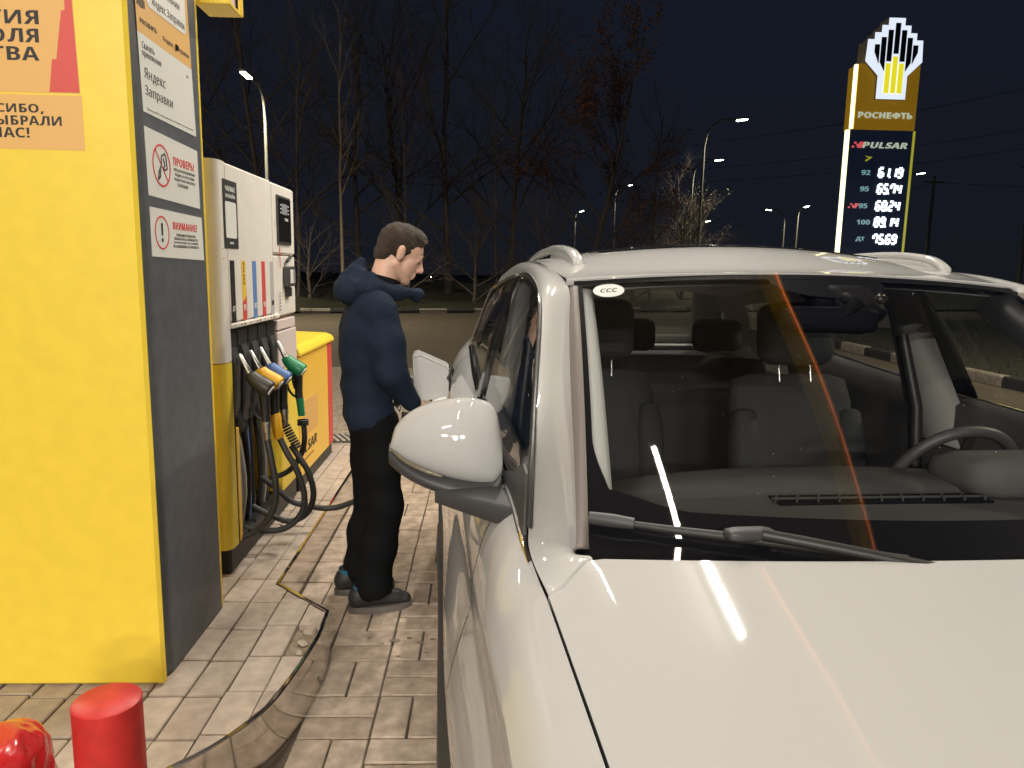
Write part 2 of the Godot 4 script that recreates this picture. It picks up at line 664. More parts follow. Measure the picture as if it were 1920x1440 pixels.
func build_ground() -> void:
	var st := S()
	quad(st, Vector3(-160, -0.012, -170), Vector3(160, -0.012, -170), Vector3(160, -0.012, 40), Vector3(-160, -0.012, 40))
	struct("ground", st, M.grass)
	# the road beyond the forecourt, bounded by the far kerb and the right kerb
	st = S()
	var road := PackedVector2Array([Vector2(-40, -17.5), Vector2(-14.5, -22.5), Vector2(-6.1, -24.75), Vector2(-0.7, -26.3), Vector2(6.4, -29.1), Vector2(9.4, -30.5), Vector2(26, -38), Vector2(30, -33), Vector2(12, -24), Vector2(8.4, -20.6), Vector2(7.75, -18.4), Vector2(7.72, -15.4), Vector2(7.66, -11.8), Vector2(7.72, -8), Vector2(8.0, 6), Vector2(8, 30), Vector2(-40, 30)])
	var flip := Transform3D(Basis(Vector3(1, 0, 0), Vector3(0, 0, 1), Vector3(0, -1, 0)), Vector3(0, -0.004, 0))
	prism(st, road, 0.0, flip)
	struct("road", st, M.asphalt)
	# forecourt bed that carries the pavers
	st = S()
	quad(st, Vector3(-9, 0.0, -11.5), Vector3(4.6, 0.0, -11.5), Vector3(4.6, 0.0, 9), Vector3(-9, 0.0, 9))
	var bed := struct("forecourt", st, M.joint)
	var outline := island_outline()
	var mesh_a := paver_mesh(0.244, 0.119, 0.05)
	var mesh_b := paver_mesh(0.241, 0.116, 0.05)
	var r := RandomNumberGenerator.new()
	r.seed = 5
	var rest := S()
	for ix in range(-34, 14):
		for iz in range(-46, 10):
			var cx := -0.867 + 0.125 + ix * 0.25
			var cz := -1.4 + iz * 0.25
			if cz < -11.4:
				continue
			var turned := (ix + iz) % 2 != 0
			for k in 2:
				var off := (k - 0.5) * 0.125
				var p := Vector3(cx + (0.0 if turned else off), 0.012 + r.randf_range(-0.002, 0.0025), cz + (off if turned else 0.0))
				if Geometry2D.is_point_in_polygon(Vector2(p.x, p.z), outline):
					continue
				var b := Basis(Vector3.UP, (PI / 2 if turned else 0.0) + r.randf_range(-0.012, 0.012)) * Basis.from_euler(Vector3(r.randf_range(-0.008, 0.008), 0, r.randf_range(-0.012, 0.012)))
				var tone := r.randi() % 4
				if cx > -0.95 and cx < 0.2 and cz > -5.9 and cz < -1.2:
					put(bed, "paver", mesh_a if r.randf() < 0.5 else mesh_b, M["lane_paver_%d" % tone], Transform3D(b, p))
				elif (cz <= -5.4 and cx > -4.5 and cx < 3.2) or (cx >= 0.2 and cx < 4.4 and cz > -5.9):
					# top and edges of the farther pavers
					var hx := 0.06
					var hz := 0.122
					var q := []
					for c in [Vector3(-hx, 0, -hz), Vector3(hx, 0, -hz), Vector3(hx, 0, hz), Vector3(-hx, 0, hz)]:
						q.append(p + b * c)
					quad(rest, q[0], q[1], q[2], q[3])
					for e in 4:
						var d0: Vector3 = (q[e] - p) * 0.03 + Vector3.DOWN * 0.012
						var d1: Vector3 = (q[(e + 1) % 4] - p) * 0.03 + Vector3.DOWN * 0.012
						quad(rest, q[e], q[(e + 1) % 4], q[(e + 1) % 4] + d1, q[e] + d0)
	var far := obj(bed, "far_paving", rest, M.lane_paver_0)
	far.set_meta("kind", "stuff")
	# drops of oil dried on the lane
	for d in [[-0.36, -2.93, 0.02], [-0.30, -2.95, 0.012], [-0.25, -2.91, 0.017], [-0.20, -2.94, 0.011], [-0.41, -2.90, 0.01], [-0.16, -2.92, 0.016], [-0.47, -2.95, 0.009], [-0.33, -2.80, 0.008], [-0.22, -2.83, 0.009]]:
		st = S()
		var blot := PackedVector2Array()
		for k in 14:
			var a := TAU * k / 14
			blot.append(Vector2(d[0] + cos(a) * d[2] * (1.1 + 0.25 * sin(a * 2 + d[0] * 50)), d[1] + sin(a) * d[2] * (0.7 + 0.2 * cos(a * 3 + d[1] * 70))))
		prism(st, blot, 0.0, Transform3D(Basis(Vector3(1, 0, 0), Vector3(0, 0, 1), Vector3(0, -1, 0)), Vector3(0, 0.0155, 0)))
		obj(bed, "oil_spot", st, M.oil)
	# slotted drain cover beyond the island
	var g := thing("drain_cover", "pale slotted drain cover let into the pavers beyond the pump island", "drain cover", Vector3(-1.3, 0.012, -6.64), 0.1)
	boxes(g, "frame", M.kerb_dark, Vector3(0, 0.004, 0), Vector3(0.5, 0.012, 0.32), 0.002)
	for i in 9:
		boxes(g, "slat", M.kerb_white, Vector3(-0.22 + i * 0.055, 0.012, 0), Vector3(0.028, 0.012, 0.29), 0.003, Basis(Vector3.UP, 0.35))
	# kerbs in alternating white and black stones
	var lines := [[Vector2(-22, -20.8), Vector2(-14.5, -22.5), Vector2(-6.1, -24.75), Vector2(-0.7, -26.3), Vector2(6.4, -29.1), Vector2(10.5, -31.0)], [Vector2(12, -24), Vector2(8.4, -20.6), Vector2(7.75, -18.4), Vector2(7.72, -15.4), Vector2(7.66, -11.8), Vector2(7.72, -8), Vector2(7.85, -2.0)]]
	var names := ["far road kerb of alternating white and black stones below the trees", "right road kerb of alternating white and black stones beside the grass"]
	var km := S()
	box(km, Vector3(0, 0.05, 0), Vector3(0.985, 0.22, 0.17), 0.02)
	km.generate_normals()
	var kmesh := km.commit()
	for li in 2:
		var kt := thing("kerb", names[li], "kerb", Vector3.ZERO)
		var acc := 0.0
		var n := 0
		for i in lines[li].size() - 1:
			var a: Vector2 = lines[li][i]
			var b: Vector2 = lines[li][i + 1]
			var len := a.distance_to(b)
			while acc + 0.5 < len:
				var p := a.lerp(b, (acc + 0.5) / len)
				var dir := (b - a).normalized()
				put(kt, "kerbstone", kmesh, M.kerb_white if n % 2 == 0 else M.kerb_dark, Transform3D(Basis(Vector3.UP, -dir.angle() + r.randf_range(-0.01, 0.01)), Vector3(p.x, r.randf_range(-0.01, 0.01), p.y)))
				acc += 1.0
				n += 1
			acc = maxf(acc - len, 0.0)
	# the low bank of earth and dead grass behind the far kerb
	var rows := []
	var nz := FastNoiseLite.new()
	nz.seed = 8
	nz.frequency = 0.12
	for i in 26:
		var row := PackedVector3Array()
		for j in 60:
			var x := -45.0 + j * 1.6
			var z0 := -26.2 - 0.32 * maxf(x, -6.0) - (0.25 * (-6.0 - x) * -1.0 if x < -6 else 0.0)
			var d := 0.15 + i * 1.1
			var h := 0.07 + minf(d * 0.05, 0.45) + nz.get_noise_2d(x * 2.0, d * 2.0) * minf(d * 0.2, 0.5)
			row.append(Vector3(x, h, z0 - d))
		rows.append(row)
	st = S()
	grid(st, rows, 1)
	struct("grass_bank", st, M.grass)
	# dry grass blades on both verges
	var gb := S()
	gb.set_smooth_group(-1)
	for i in 5200:
		var p: Vector3
		if i < 2600:
			var x := r.randf_range(-13, 9)
			var z0 := -26.2 - 0.32 * maxf(x, -6.0) - (-0.25 * (-6.0 - x) if x < -6 else 0.0)
			p = Vector3(x, 0.08, z0 - r.randf_range(0.3, 3.0))
		else:
			p = Vector3(r.randf_range(7.95, 15.0), -0.01, r.randf_range(-22.0, -6.0))
		var a := r.randf() * TAU
		var hgt := r.randf_range(0.05, 0.17)
		var w := Vector3(cos(a), 0, sin(a)) * 0.012
		tri(gb, p - w, p + w, p + Vector3(r.randf_range(-0.08, 0.08), hgt, r.randf_range(-0.08, 0.08)))
	var blades := obj(self, "grass", gb, M.grass)
	tag(blades, "short dead grass on the verges behind the kerbs", "grass", "", "stuff")

func area(parent: Node3D, at: Vector3, size: Vector2, e: float, c: Color, rot := Vector3(-90, 0, 0), bs := Basis.IDENTITY) -> void:
	var l := AreaLight3D.new()
	l.name = "area_light"
	l.area_size = size
	l.light_energy = e
	l.light_color = c
	l.shadow_enabled = true
	l.area_range = 40.0
	l.area_attenuation = 2.0
	l.position = at
	l.rotation_degrees = rot
	if bs != Basis.IDENTITY:
		l.basis = bs
	parent.add_child(l, true)

func build_canopy() -> void:
	var c := thing("station_canopy", "flat pale canopy roof above the pumps with an orange lit edge", "canopy", Vector3.ZERO)
	var x0 := -8.0
	var x1 := 2.27
	var z0 := -6.4
	var z1 := 14.5
	boxes(c, "roof_slab", M.soffit, Vector3((x0 + x1) / 2, 5.05, (z0 + z1) / 2), Vector3(x1 - x0, 0.3, z1 - z0), 0.01)
	boxes(c, "fascia", M.yellow_edge, Vector3(x1 + 0.06, 5.05, (z0 + z1) / 2), Vector3(0.1, 0.7, z1 - z0 + 0.2), 0.01)
	boxes(c, "fascia", M.yellow_edge, Vector3((x0 + x1) / 2, 5.05, z0 - 0.06), Vector3(x1 - x0, 0.7, 0.1), 0.01)
	boxes(c, "soffit_border", M.yellow_edge, Vector3(x1 - 0.03, 4.893, (z0 + z1) / 2), Vector3(0.07, 0.02, z1 - z0 - 0.02), 0.002)
	boxes(c, "fascia_light", M.fascia_led, Vector3(x1 + 0.06, 4.68, (z1 - 5.4) / 2), Vector3(0.016, 0.016, z1 + 5.4), 0.0)
	area(c, Vector3(x1 + 0.06, 4.668, (z1 - 5.4) / 2), Vector2(0.016, z1 + 5.4), 0.03, Color(1.0, 0.5, 0.12))
	# linear luminaires under the roof
	var spots := LUMS
	var lumi: Node3D = null
	for i in spots.size():
		var s: Array = spots[i]
		var t := thing("canopy_luminaire", "slim white linear lamp under the canopy roof", "lamp", Vector3(s[0], 4.9, s[1]), s[2], "linear lamps under the canopy")
		var b := Basis(Vector3(0, 0, 1), -s[3])
		boxes(t, "bracket", M.white_panel, Vector3(0, -0.02, 0), Vector3(0.05, 0.05, 0.3), 0.004)
		boxes(t, "housing", M.white_panel, b * Vector3(0, -0.05, 0), Vector3(0.09, 0.05, 1.3), 0.006, b)
		boxes(t, "light_tube", M.canopy_led, b * Vector3(0, -0.08, 0), Vector3(0.05, 0.012, 1.2), 0.0, b)
		area(t, b * Vector3(0, -0.09, 0), Vector2(0.05, 1.2), s[4] * 1.5, Color(1.0, 0.968, 0.916), Vector3.ZERO, b * Basis(Vector3.RIGHT, -PI / 2))

# x, z, turn, tilt towards the pumps, energy
const LUMS := [[0.45, -1.2, 0.0, 0.0, 0.8], [0.5, -5.6, 0.0, 0.6, 8.0], [-0.75, -2.7, 0.0, 0.0, 4.0], [-0.7, 0.9, 0.0, 0.0, 1.2], [1.9, -5.3, 0.0, 0.6, 9.0], [-2.2, 2.8, -1.5708, 0.6, 3.4], [0.45, 9.2, -1.5708, 0.6, 19.0], [-1.7, 9.2, -1.5708, 0.6, 21.0], [-3.9, 7.2, -1.5708, 0.6, 19.0], [1.2, 12.6, -1.5708, 0.6, 30.0], [-1.7, 12.6, -1.5708, 0.6, 35.0], [-4.4, -3.6, 0.0, 0.0, 3.0]]

func build_island() -> void:
	var outline := island_outline()
	var flip := Transform3D(Basis(Vector3(1, 0, 0), Vector3(0, 0, 1), Vector3(0, 1, 0)), Vector3(0, 0, 0))
	var st := S()
	var shrunk: PackedVector2Array = Geometry2D.offset_polygon(outline, -0.006)[0]
	prism(st, shrunk, 0.186, flip)
	var isl := struct("pump_island_paving", st, M.sand)
	# pavers in straight rows, cut where they meet the kerb
	var inner: PackedVector2Array = Geometry2D.offset_polygon(outline, -0.018)[0]
	var r := RandomNumberGenerator.new()
	r.seed = 31
	var full := paver_mesh(0.2155, 0.1145, 0.045)
	for ix in range(-8, 8):
		for iz in 19:
			var cx := -1.55 + 0.061 + ix * 0.1215
			var cz := -1.66 - iz * 0.2245 + 0.02 * sin(ix * 1.7)
			if cz < -3.1 and cx < -1.2:
				continue
			if cx > -1.85 and cx < -1.12 and cz < -2.42 and cz > -2.8:
				continue
			var hw := 0.0583
			var hl := 0.109
			var q := PackedVector2Array([Vector2(cx - hw, cz - hl), Vector2(cx + hw, cz - hl), Vector2(cx + hw, cz + hl), Vector2(cx - hw, cz + hl)])
			var inside := true
			for v in q:
				if not Geometry2D.is_point_in_polygon(v, inner):
					inside = false
			var tone := r.randi() % 4
			var y := 0.21 + r.randf_range(-0.002, 0.002)
			if inside:
				var b := Basis.from_euler(Vector3(r.randf_range(-0.012, 0.012), r.randf_range(-0.01, 0.01), r.randf_range(-0.014, 0.014)))
				put(isl, "paver", full, M["island_paver_%d" % tone], Transform3D(b, Vector3(cx, y, cz)))
			else:
				for piece in Geometry2D.intersect_polygons(q, inner):
					if cx > -0.75 and cz > -2.75 and cz < -2.35 and r.randf() < 0.8:
						continue
					st = S()
					prism(st, piece, -0.04, Transform3D(flip.basis, Vector3(0, y, 0)))
					obj(isl, "cut_paver", st, M["island_paver_%d" % tone])
	# loose broken bits where the kerb has come away
	for b in [[-0.648, -2.70, 0.045, 0.022, 0.11, -0.12], [-0.625, -2.77, 0.03, 0.02, 0.09, -0.3], [-0.655, -2.57, 0.03, 0.014, 0.04, 0.9], [-0.65, -2.5, 0.022, 0.012, 0.03, 0.3], [-0.668, -2.44, 0.03, 0.012, 0.02, 1.2]]:
		st = S()
		box(st, Vector3.ZERO, Vector3(b[2], b[3], b[4]), 0.008, Basis.from_euler(Vector3(0.1, b[5], -0.12)))
		obj(isl, "broken_piece", st, M["island_paver_%d" % (r.randi() % 4)], Transform3D(Basis.IDENTITY, Vector3(b[0], 0.196, b[1])))
	# polished steel kerb round the island
	var k := thing("steel_kerb", "scuffed polished steel edging strip round the pump island", "kerb edging", Vector3.ZERO)
	var pts := []
	var n := outline.size()
	for seg in [[1, 0], [8, 2], [17, 11]]:
		pass
	var runs := [[0, 1], [1, 2], [2, 9], [9, 10], [10, 17], [17, 18], [18, 19]]
	for rr in runs:
		var path := []
		if rr[1] - rr[0] > 1:
			var ctl := []
			for i in range(rr[0], rr[1] + 1):
				ctl.append(outline[i])
			path = curve(ctl, 40)
		else:
			path = [outline[rr[0]], outline[rr[1]]]
		st = S()
		st.set_smooth_group(1)
		var sec := [Vector2(0.0, 0.0), Vector2(0.0, 0.212), Vector2(0.003, 0.216), Vector2(0.013, 0.216), Vector2(0.013, 0.19)]
		var rows := []
		var ctr := Vector2(-1.55, -3.0)
		for i in path.size():
			var t: Vector2 = (path[mini(i + 1, path.size() - 1)] - path[maxi(i - 1, 0)]).normalized()
			var nrm := Vector2(-t.y, t.x)
			if nrm.dot(ctr - path[i]) < 0:
				nrm = -nrm
			var row := PackedVector3Array()
			for s in sec:
				var w: Vector2 = path[i] + nrm * s.x
				row.append(Vector3(w.x, s.y, w.y))
			rows.append(row)
		for j in sec.size() - 1:
			var two := []
			for row in rows:
				two.append(PackedVector3Array([row[j], row[j + 1]]))
			grid(st, two, 2 + j)
		obj(k, "steel_strip", st, M.steel)
	# fixing screws on the bulging end
	for p in [Vector3(-0.5985, 0.06, -2.56), Vector3(-0.5985, 0.035, -2.58)]:
		st = S()
		lathe(st, [[0.0, 0.006], [0.008, 0.004], [0.01, 0.0]], 10, Transform3D(Basis(Vector3.FORWARD, PI / 2), Vector3.ZERO))
		obj(k, "screw", st, M.alloy, Transform3D(Basis.IDENTITY, p))

func build_column() -> void:
	var c := thing("canopy_column", "yellow clad canopy column with a dark grey side panel", "column", Vector3(-1.45, 0.21, -2.55))
	var o := c.position
	var top := 4.69
	var st := S()
	# front tray, side panels, back tray, core; all measured in the world and moved to the column's base
	box(st, Vector3(-1.45, top / 2 + 0.21 / 2 + 0.003, -2.281) - o, Vector3(0.846, top - 0.21, 0.024), 0.011)
	obj(c, "front_panel", st, M.yellow)
	st = S()
	box(st, Vector3(-1.45, top / 2 + 0.108, -2.829) - o, Vector3(0.83, top - 0.21, 0.02), 0.003)
	obj(c, "back_panel", st, M.yellow)
	for s in [-1, 1]:
		st = S()
		var sec := PackedVector2Array([Vector2(s * 0.34, 0.258), Vector2(s * 0.385, 0.258), Vector2(s * 0.398, 0.245), Vector2(s * 0.412, 0.205), Vector2(s * 0.415, 0.19), Vector2(s * 0.415, -0.268), Vector2(s * 0.34, -0.268)])
		prism(st, sec, top - 0.22, Transform3D(Basis(Vector3(1, 0, 0), Vector3(0, 0, 1), Vector3(0, 1, 0)), Vector3(0, 0.005, 0)))
		obj(c, "side_panel", st, M.grey_panel)
	# worn marks low on the yellow front
	for w in [[-1.277, 0.415, 0.007, 0.013], [-1.262, 0.43, 0.009, 0.005], [-1.245, 0.444, 0.006, 0.004], [-1.06, 1.2, 0.004, 0.008], [-1.33, 0.62, 0.004, 0.004]]:
		st = S()
		var poly := PackedVector2Array()
		for i in 12:
			var a := TAU * i / 12
			poly.append(Vector2(cos(a) * w[2], sin(a) * w[3] * (1.0 + 0.4 * sin(a * 3.0 + w[0] * 40))))
		prism(st, poly, 0.0008, on_z(w[0] - o.x, w[1] - o.y, -2.2699 - o.z))
		obj(c, "scuff", st, M.rust)
	# posters on the front
	var zf := -2.2695
	var p1 := thing("poster", "large orange poster with red shapes, upper of two on the yellow column", "poster", Vector3(-1.45, 2.05, zf))
	st = S()
	prism(st, PackedVector2Array([Vector2(-0.39, 0.006), Vector2(0.282, 0.006), Vector2(0.271, 0.62), Vector2(-0.39, 0.62)]), 0.0012)
	obj(p1, "sheet", st, M.poster)
	st = S()
	prism(st, PackedVector2Array([Vector2(0.196, 0.008), Vector2(0.280, 0.008), Vector2(0.2765, 0.20), Vector2(0.272, 0.62), Vector2(0.262, 0.62), Vector2(0.255, 0.23), Vector2(0.245, 0.23), Vector2(0.222, 0.098), Vector2(0.210, 0.098)]), 0.0008, on_z(0, 0, 0.0014))
	obj(p1, "red_shape", st, M.poster_red)
	letters(p1, "ГАРАНТИЯ", 0.375, 0.037, M.ink, on_z(-0.007, 0.209, 0.0014))
	letters(p1, "КОНТРОЛЯ", 0.37, 0.037, M.ink, on_z(-0.008, 0.16, 0.0014))
	letters(p1, "КАЧЕСТВА", 0.365, 0.037, M.ink, on_z(-0.008, 0.111, 0.0014))
	var p2 := thing("poster", "small orange thank you poster, lower of two on the yellow column", "poster", Vector3(-1.45, 1.9, zf))
	st = S()
	prism(st, PackedVector2Array([Vector2(-0.39, 0.0), Vector2(0.284, -0.003), Vector2(0.285, 0.15), Vector2(-0.39, 0.148)]), 0.0012)
	obj(p2, "sheet", st, M.poster)
	letters(p2, "СПАСИБО,", 0.225, 0.028, M.ink, on_z(0.0625, 0.110, 0.0014))
	letters(p2, "ЧТО ВЫБРАЛИ", 0.315, 0.026, M.ink, on_z(0.066, 0.078, 0.0014))
	letters(p2, "НАС!", 0.105, 0.028, M.ink, on_z(0.078, 0.044, 0.0014))
	# stickers on the dark side
	var xs := -1.0345
	var s1 := thing("sticker", "tall orange and white fuel app sticker, topmost on the dark column side", "sticker", Vector3(xs, 2.025, -2.57))
	var at := func(z: float, y: float, d: float) -> Transform3D: return on_x(z + 2.57, y - 2.025, d)
	st = S()
	prism(st, PackedVector2Array([Vector2(-0.207, 0.005), Vector2(0.205, 0.0), Vector2(0.19, 0.224), Vector2(-0.217, 0.232)]), 0.001, on_x(0, 0, 0))
	obj(s1, "white_field", st, M.sticker)
	st = S()
	prism(st, PackedVector2Array([Vector2(-0.217, 0.2325), Vector2(0.19, 0.2245), Vector2(0.165, 0.62), Vector2(-0.23, 0.62)]), 0.001, on_x(0, 0, 0))
	obj(s1, "orange_field", st, M.poster)
	st = S()
	prism(st, rrect(0.3, 0.26, 0.02), 0.0008, on_x(-0.005, 0.455, 0.0011))
	obj(s1, "white_field", st, M.sticker)
	letters(s1, "Яндекс Заправки", 0.25, 0.032, M.ink, at.call(-2.585, 2.372, 0.002), 0.0005, false)
	letters(s1, "приложении", 0.20, 0.026, M.ink, at.call(-2.575, 2.42, 0.002), 0.0005, false)
	letters(s1, "в мобильном", 0.2, 0.026, M.ink, at.call(-2.575, 2.47, 0.002), 0.0005, false)
	letters(s1, "РОСНЕФТЬ", 0.115, 0.014, M.ink, at.call(-2.43, 2.293, 0.0012))
	st = S()
	for i in 5:
		var hh: float = [0.022, 0.034, 0.04, 0.034, 0.022][i]
		box(st, Vector3(0, 0.05 + [0.004, 0.002, 0.0, 0.002, 0.004][i] + hh / 2 - 0.02, (i - 2) * 0.011), Vector3(0.0012, hh, 0.007), 0.0)
	obj(s1, "emblem", st, M.ink, Transform3D(Basis.IDENTITY, Vector3(0.0012, 2.30 - 2.025, -2.385 + 2.57)))
	letters(s1, "Яндекс   Заправки", 0.21, 0.02, M.ink, at.call(-2.635, 2.285, 0.0012), 0.0005, false)
	st = S()
	lathe(st, [[0.0, 0.0008], [0.011, 0.0008], [0.011, 0.0]], 16, Transform3D(Basis(Vector3(0, 0, -1), Vector3(1, 0, 0), Vector3(0, -1, 0)), Vector3.ZERO))
	obj(s1, "emblem", st, M.ink, at.call(-2.628, 2.285, 0.0012))
	letters(s1, "Скачать", 0.085, 0.02, M.ink, at.call(-2.42, 2.226, 0.0012), 0.0005, false)
	letters(s1, "приложение", 0.135, 0.02, M.ink, at.call(-2.442, 2.198, 0.0012), 0.0005, false)
	letters(s1, "Яндекс", 0.15, 0.038, M.ink, at.call(-2.458, 2.144, 0.0012), 0.0005, false)
	letters(s1, "Заправки", 0.2, 0.038, M.ink, at.call(-2.483, 2.093, 0.0012), 0.0005, false)
	letters(s1, "0+", 0.018, 0.012, M.ink, at.call(-2.72, 2.215, 0.0012), 0.0004, false)
	letters(s1, "Бренд АЗС определяет условия программы", 0.36, 0.007, M.ink, at.call(-2.57, 2.042, 0.0012), 0.0003, false)
	var s2 := thing("sticker", "white warning sticker with a crossed out fuel nozzle, below the app sticker", "sticker", Vector3(xs, 1.77, -2.57))
	var at2 := func(z: float, y: float, d: float) -> Transform3D: return on_x(z + 2.57, y - 1.77, d)
	st = S()
	prism(st, PackedVector2Array([Vector2(-0.203, 0.014), Vector2(0.21, 0.004), Vector2(0.207, 0.206), Vector2(-0.209, 0.218)]), 0.001, on_x(0, 0, 0))
	obj(s2, "sheet", st, M.sticker)
	ring(s2, at2.call(-2.471, 1.885, 0.0012), 0.066, 0.006, M.ink_red)
	st = S()
	box(st, Vector3(0, 0, 0.0005), Vector3(0.128, 0.005, 0.0006), 0.0, Basis(Vector3(0, 0, 1), -0.82))
	obj(s2, "strike_bar", st, M.ink_red, at2.call(-2.471, 1.885, 0.0012))
	st = S()
	# drawing of a nozzle: line work
	var line := [[-0.03, -0.045, -0.022, -0.02], [-0.022, -0.02, -0.004, 0.0], [-0.004, 0.0, 0.0, 0.03], [0.0, 0.03, 0.024, 0.04], [0.024, 0.04, 0.034, 0.028], [0.034, 0.028, 0.04, -0.004], [0.04, -0.004, 0.022, -0.012], [0.022, -0.012, 0.008, -0.006], [0.014, 0.022, 0.024, 0.004], [0.024, 0.004, 0.014, -0.004], [-0.014, -0.035, -0.01, -0.016], [-0.03, -0.045, -0.014, -0.035]]
	for l in line:
		var a := Vector3(l[0], l[1], 0)
		var b := Vector3(l[2], l[3], 0)
		var m2 := (a + b) / 2
		box(st, m2 + Vector3(0, 0, 0.001), Vector3((b - a).length() + 0.004, 0.005, 0.0006), 0.0, Basis(Vector3(0, 0, 1), (b - a).angle_to(Vector3.RIGHT) * (1 if b.y >= a.y else -1)))
	obj(s2, "nozzle_drawing", st, M.ink, at2.call(-2.471, 1.885, 0.0012))
	letters(s2, "ПРОВЕРЬ!", 0.175, 0.027, M.ink_red, at2.call(-2.651, 1.913, 0.0012))
	var tx := ["ПЕРЕД НАЧАЛОМ ДВИЖЕНИЯ", "УБЕДИСЬ В ОТСУТСТВИИ", "РАЗДАТОЧНОГО ПИСТОЛЕТА", "В БЕНЗОБАКЕ"]
	for i in 4:
		letters(s2, tx[i], [0.178, 0.165, 0.178, 0.09][i], 0.0115, M.ink, at2.call(-2.653 + (0.02 if i == 3 else 0.0), 1.885 - i * 0.0155, 0.0012), 0.0004, false)
	var s3 := thing("sticker", "white attention sticker with a red circled exclamation mark, lowest on the dark side", "sticker", Vector3(xs, 1.59, -2.57))
	var at3 := func(z: float, y: float, d: float) -> Transform3D: return on_x(z + 2.57, y - 1.59, d)
	st = S()
	prism(st, PackedVector2Array([Vector2(-0.203, 0.008), Vector2(0.226, 0.0), Vector2(0.22, 0.153), Vector2(-0.202, 0.16)]), 0.001, on_x(0, 0, 0))
	obj(s3, "sheet", st, M.sticker)
	ring(s3, at3.call(-2.448, 1.674, 0.0012), 0.053, 0.005, M.ink_red)
	letters(s3, "!", 0.014, 0.06, M.ink, at3.call(-2.448, 1.674, 0.0014))
	letters(s3, "ВНИМАНИЕ!", 0.205, 0.024, M.ink_red, at3.call(-2.637, 1.7015, 0.0012))
	tx = ["УВАЖАЕМЫЕ ПОКУПАТЕЛИ!", "ПОЗАБОТЬТЕСЬ О СОХРАННОСТИ", "ЛИЧНЫХ ВЕЩЕЙ. НЕ ОСТАВЛЯЙТЕ", "ИХ В АВТОМОБИЛЕ БЕЗ ПРИСМОТРА"]
	for i in 4:
		letters(s3, tx[i], [0.165, 0.2, 0.21, 0.22][i], 0.009, M.ink, at3.call(-2.64, 1.672 - i * 0.0125, 0.0012), 0.0004, false)
	# framed sign box on the far side of the column
	var f := thing("sign_box", "yellow framed box sign at the top of the far column edge", "sign", Vector3(-1.0, 2.515, -2.98))
	st = S()
	box(st, Vector3(-0.01, 0.25, 0), Vector3(0.1, 0.46, 0.12), 0.004)
	obj(f, "face", st, M.pink_panel)
	for e in [[Vector3(-0.005, 0.008, 0), Vector3(0.125, 0.016, 0.15)], [Vector3(0.055, 0.25, 0.068), Vector3(0.016, 0.5, 0.016)], [Vector3(0.055, 0.25, -0.068), Vector3(0.016, 0.5, 0.016)], [Vector3(-0.005, 0.492, 0), Vector3(0.125, 0.016, 0.15)]]:
		boxes(f, "frame", M.yellow_edge, e[0], e[1], 0.003)

func ring(parent: Node, xf: Transform3D, r: float, w: float, m: Material, called := "ring") -> void:
	var st := S()
	for i in 40:
		var a := TAU * i / 40
		var b := TAU * (i + 1) / 40
		var p := Vector3(cos(a), sin(a), 0)
		var q := Vector3(cos(b), sin(b), 0)
		var z := Vector3(0, 0, 0.0008)
		quad(st, xf * (p * (r - w) + z), xf * (p * r + z), xf * (q * r + z), xf * (q * (r - w) + z))
		quad(st, xf * (p * r), xf * (q * r), xf * (q * r + z), xf * (p * r + z))
		quad(st, xf * (p * (r - w)), xf * (q * (r - w)), xf * (q * (r - w) + z), xf * (p * (r - w) + z))
	obj(parent, called, st, m)

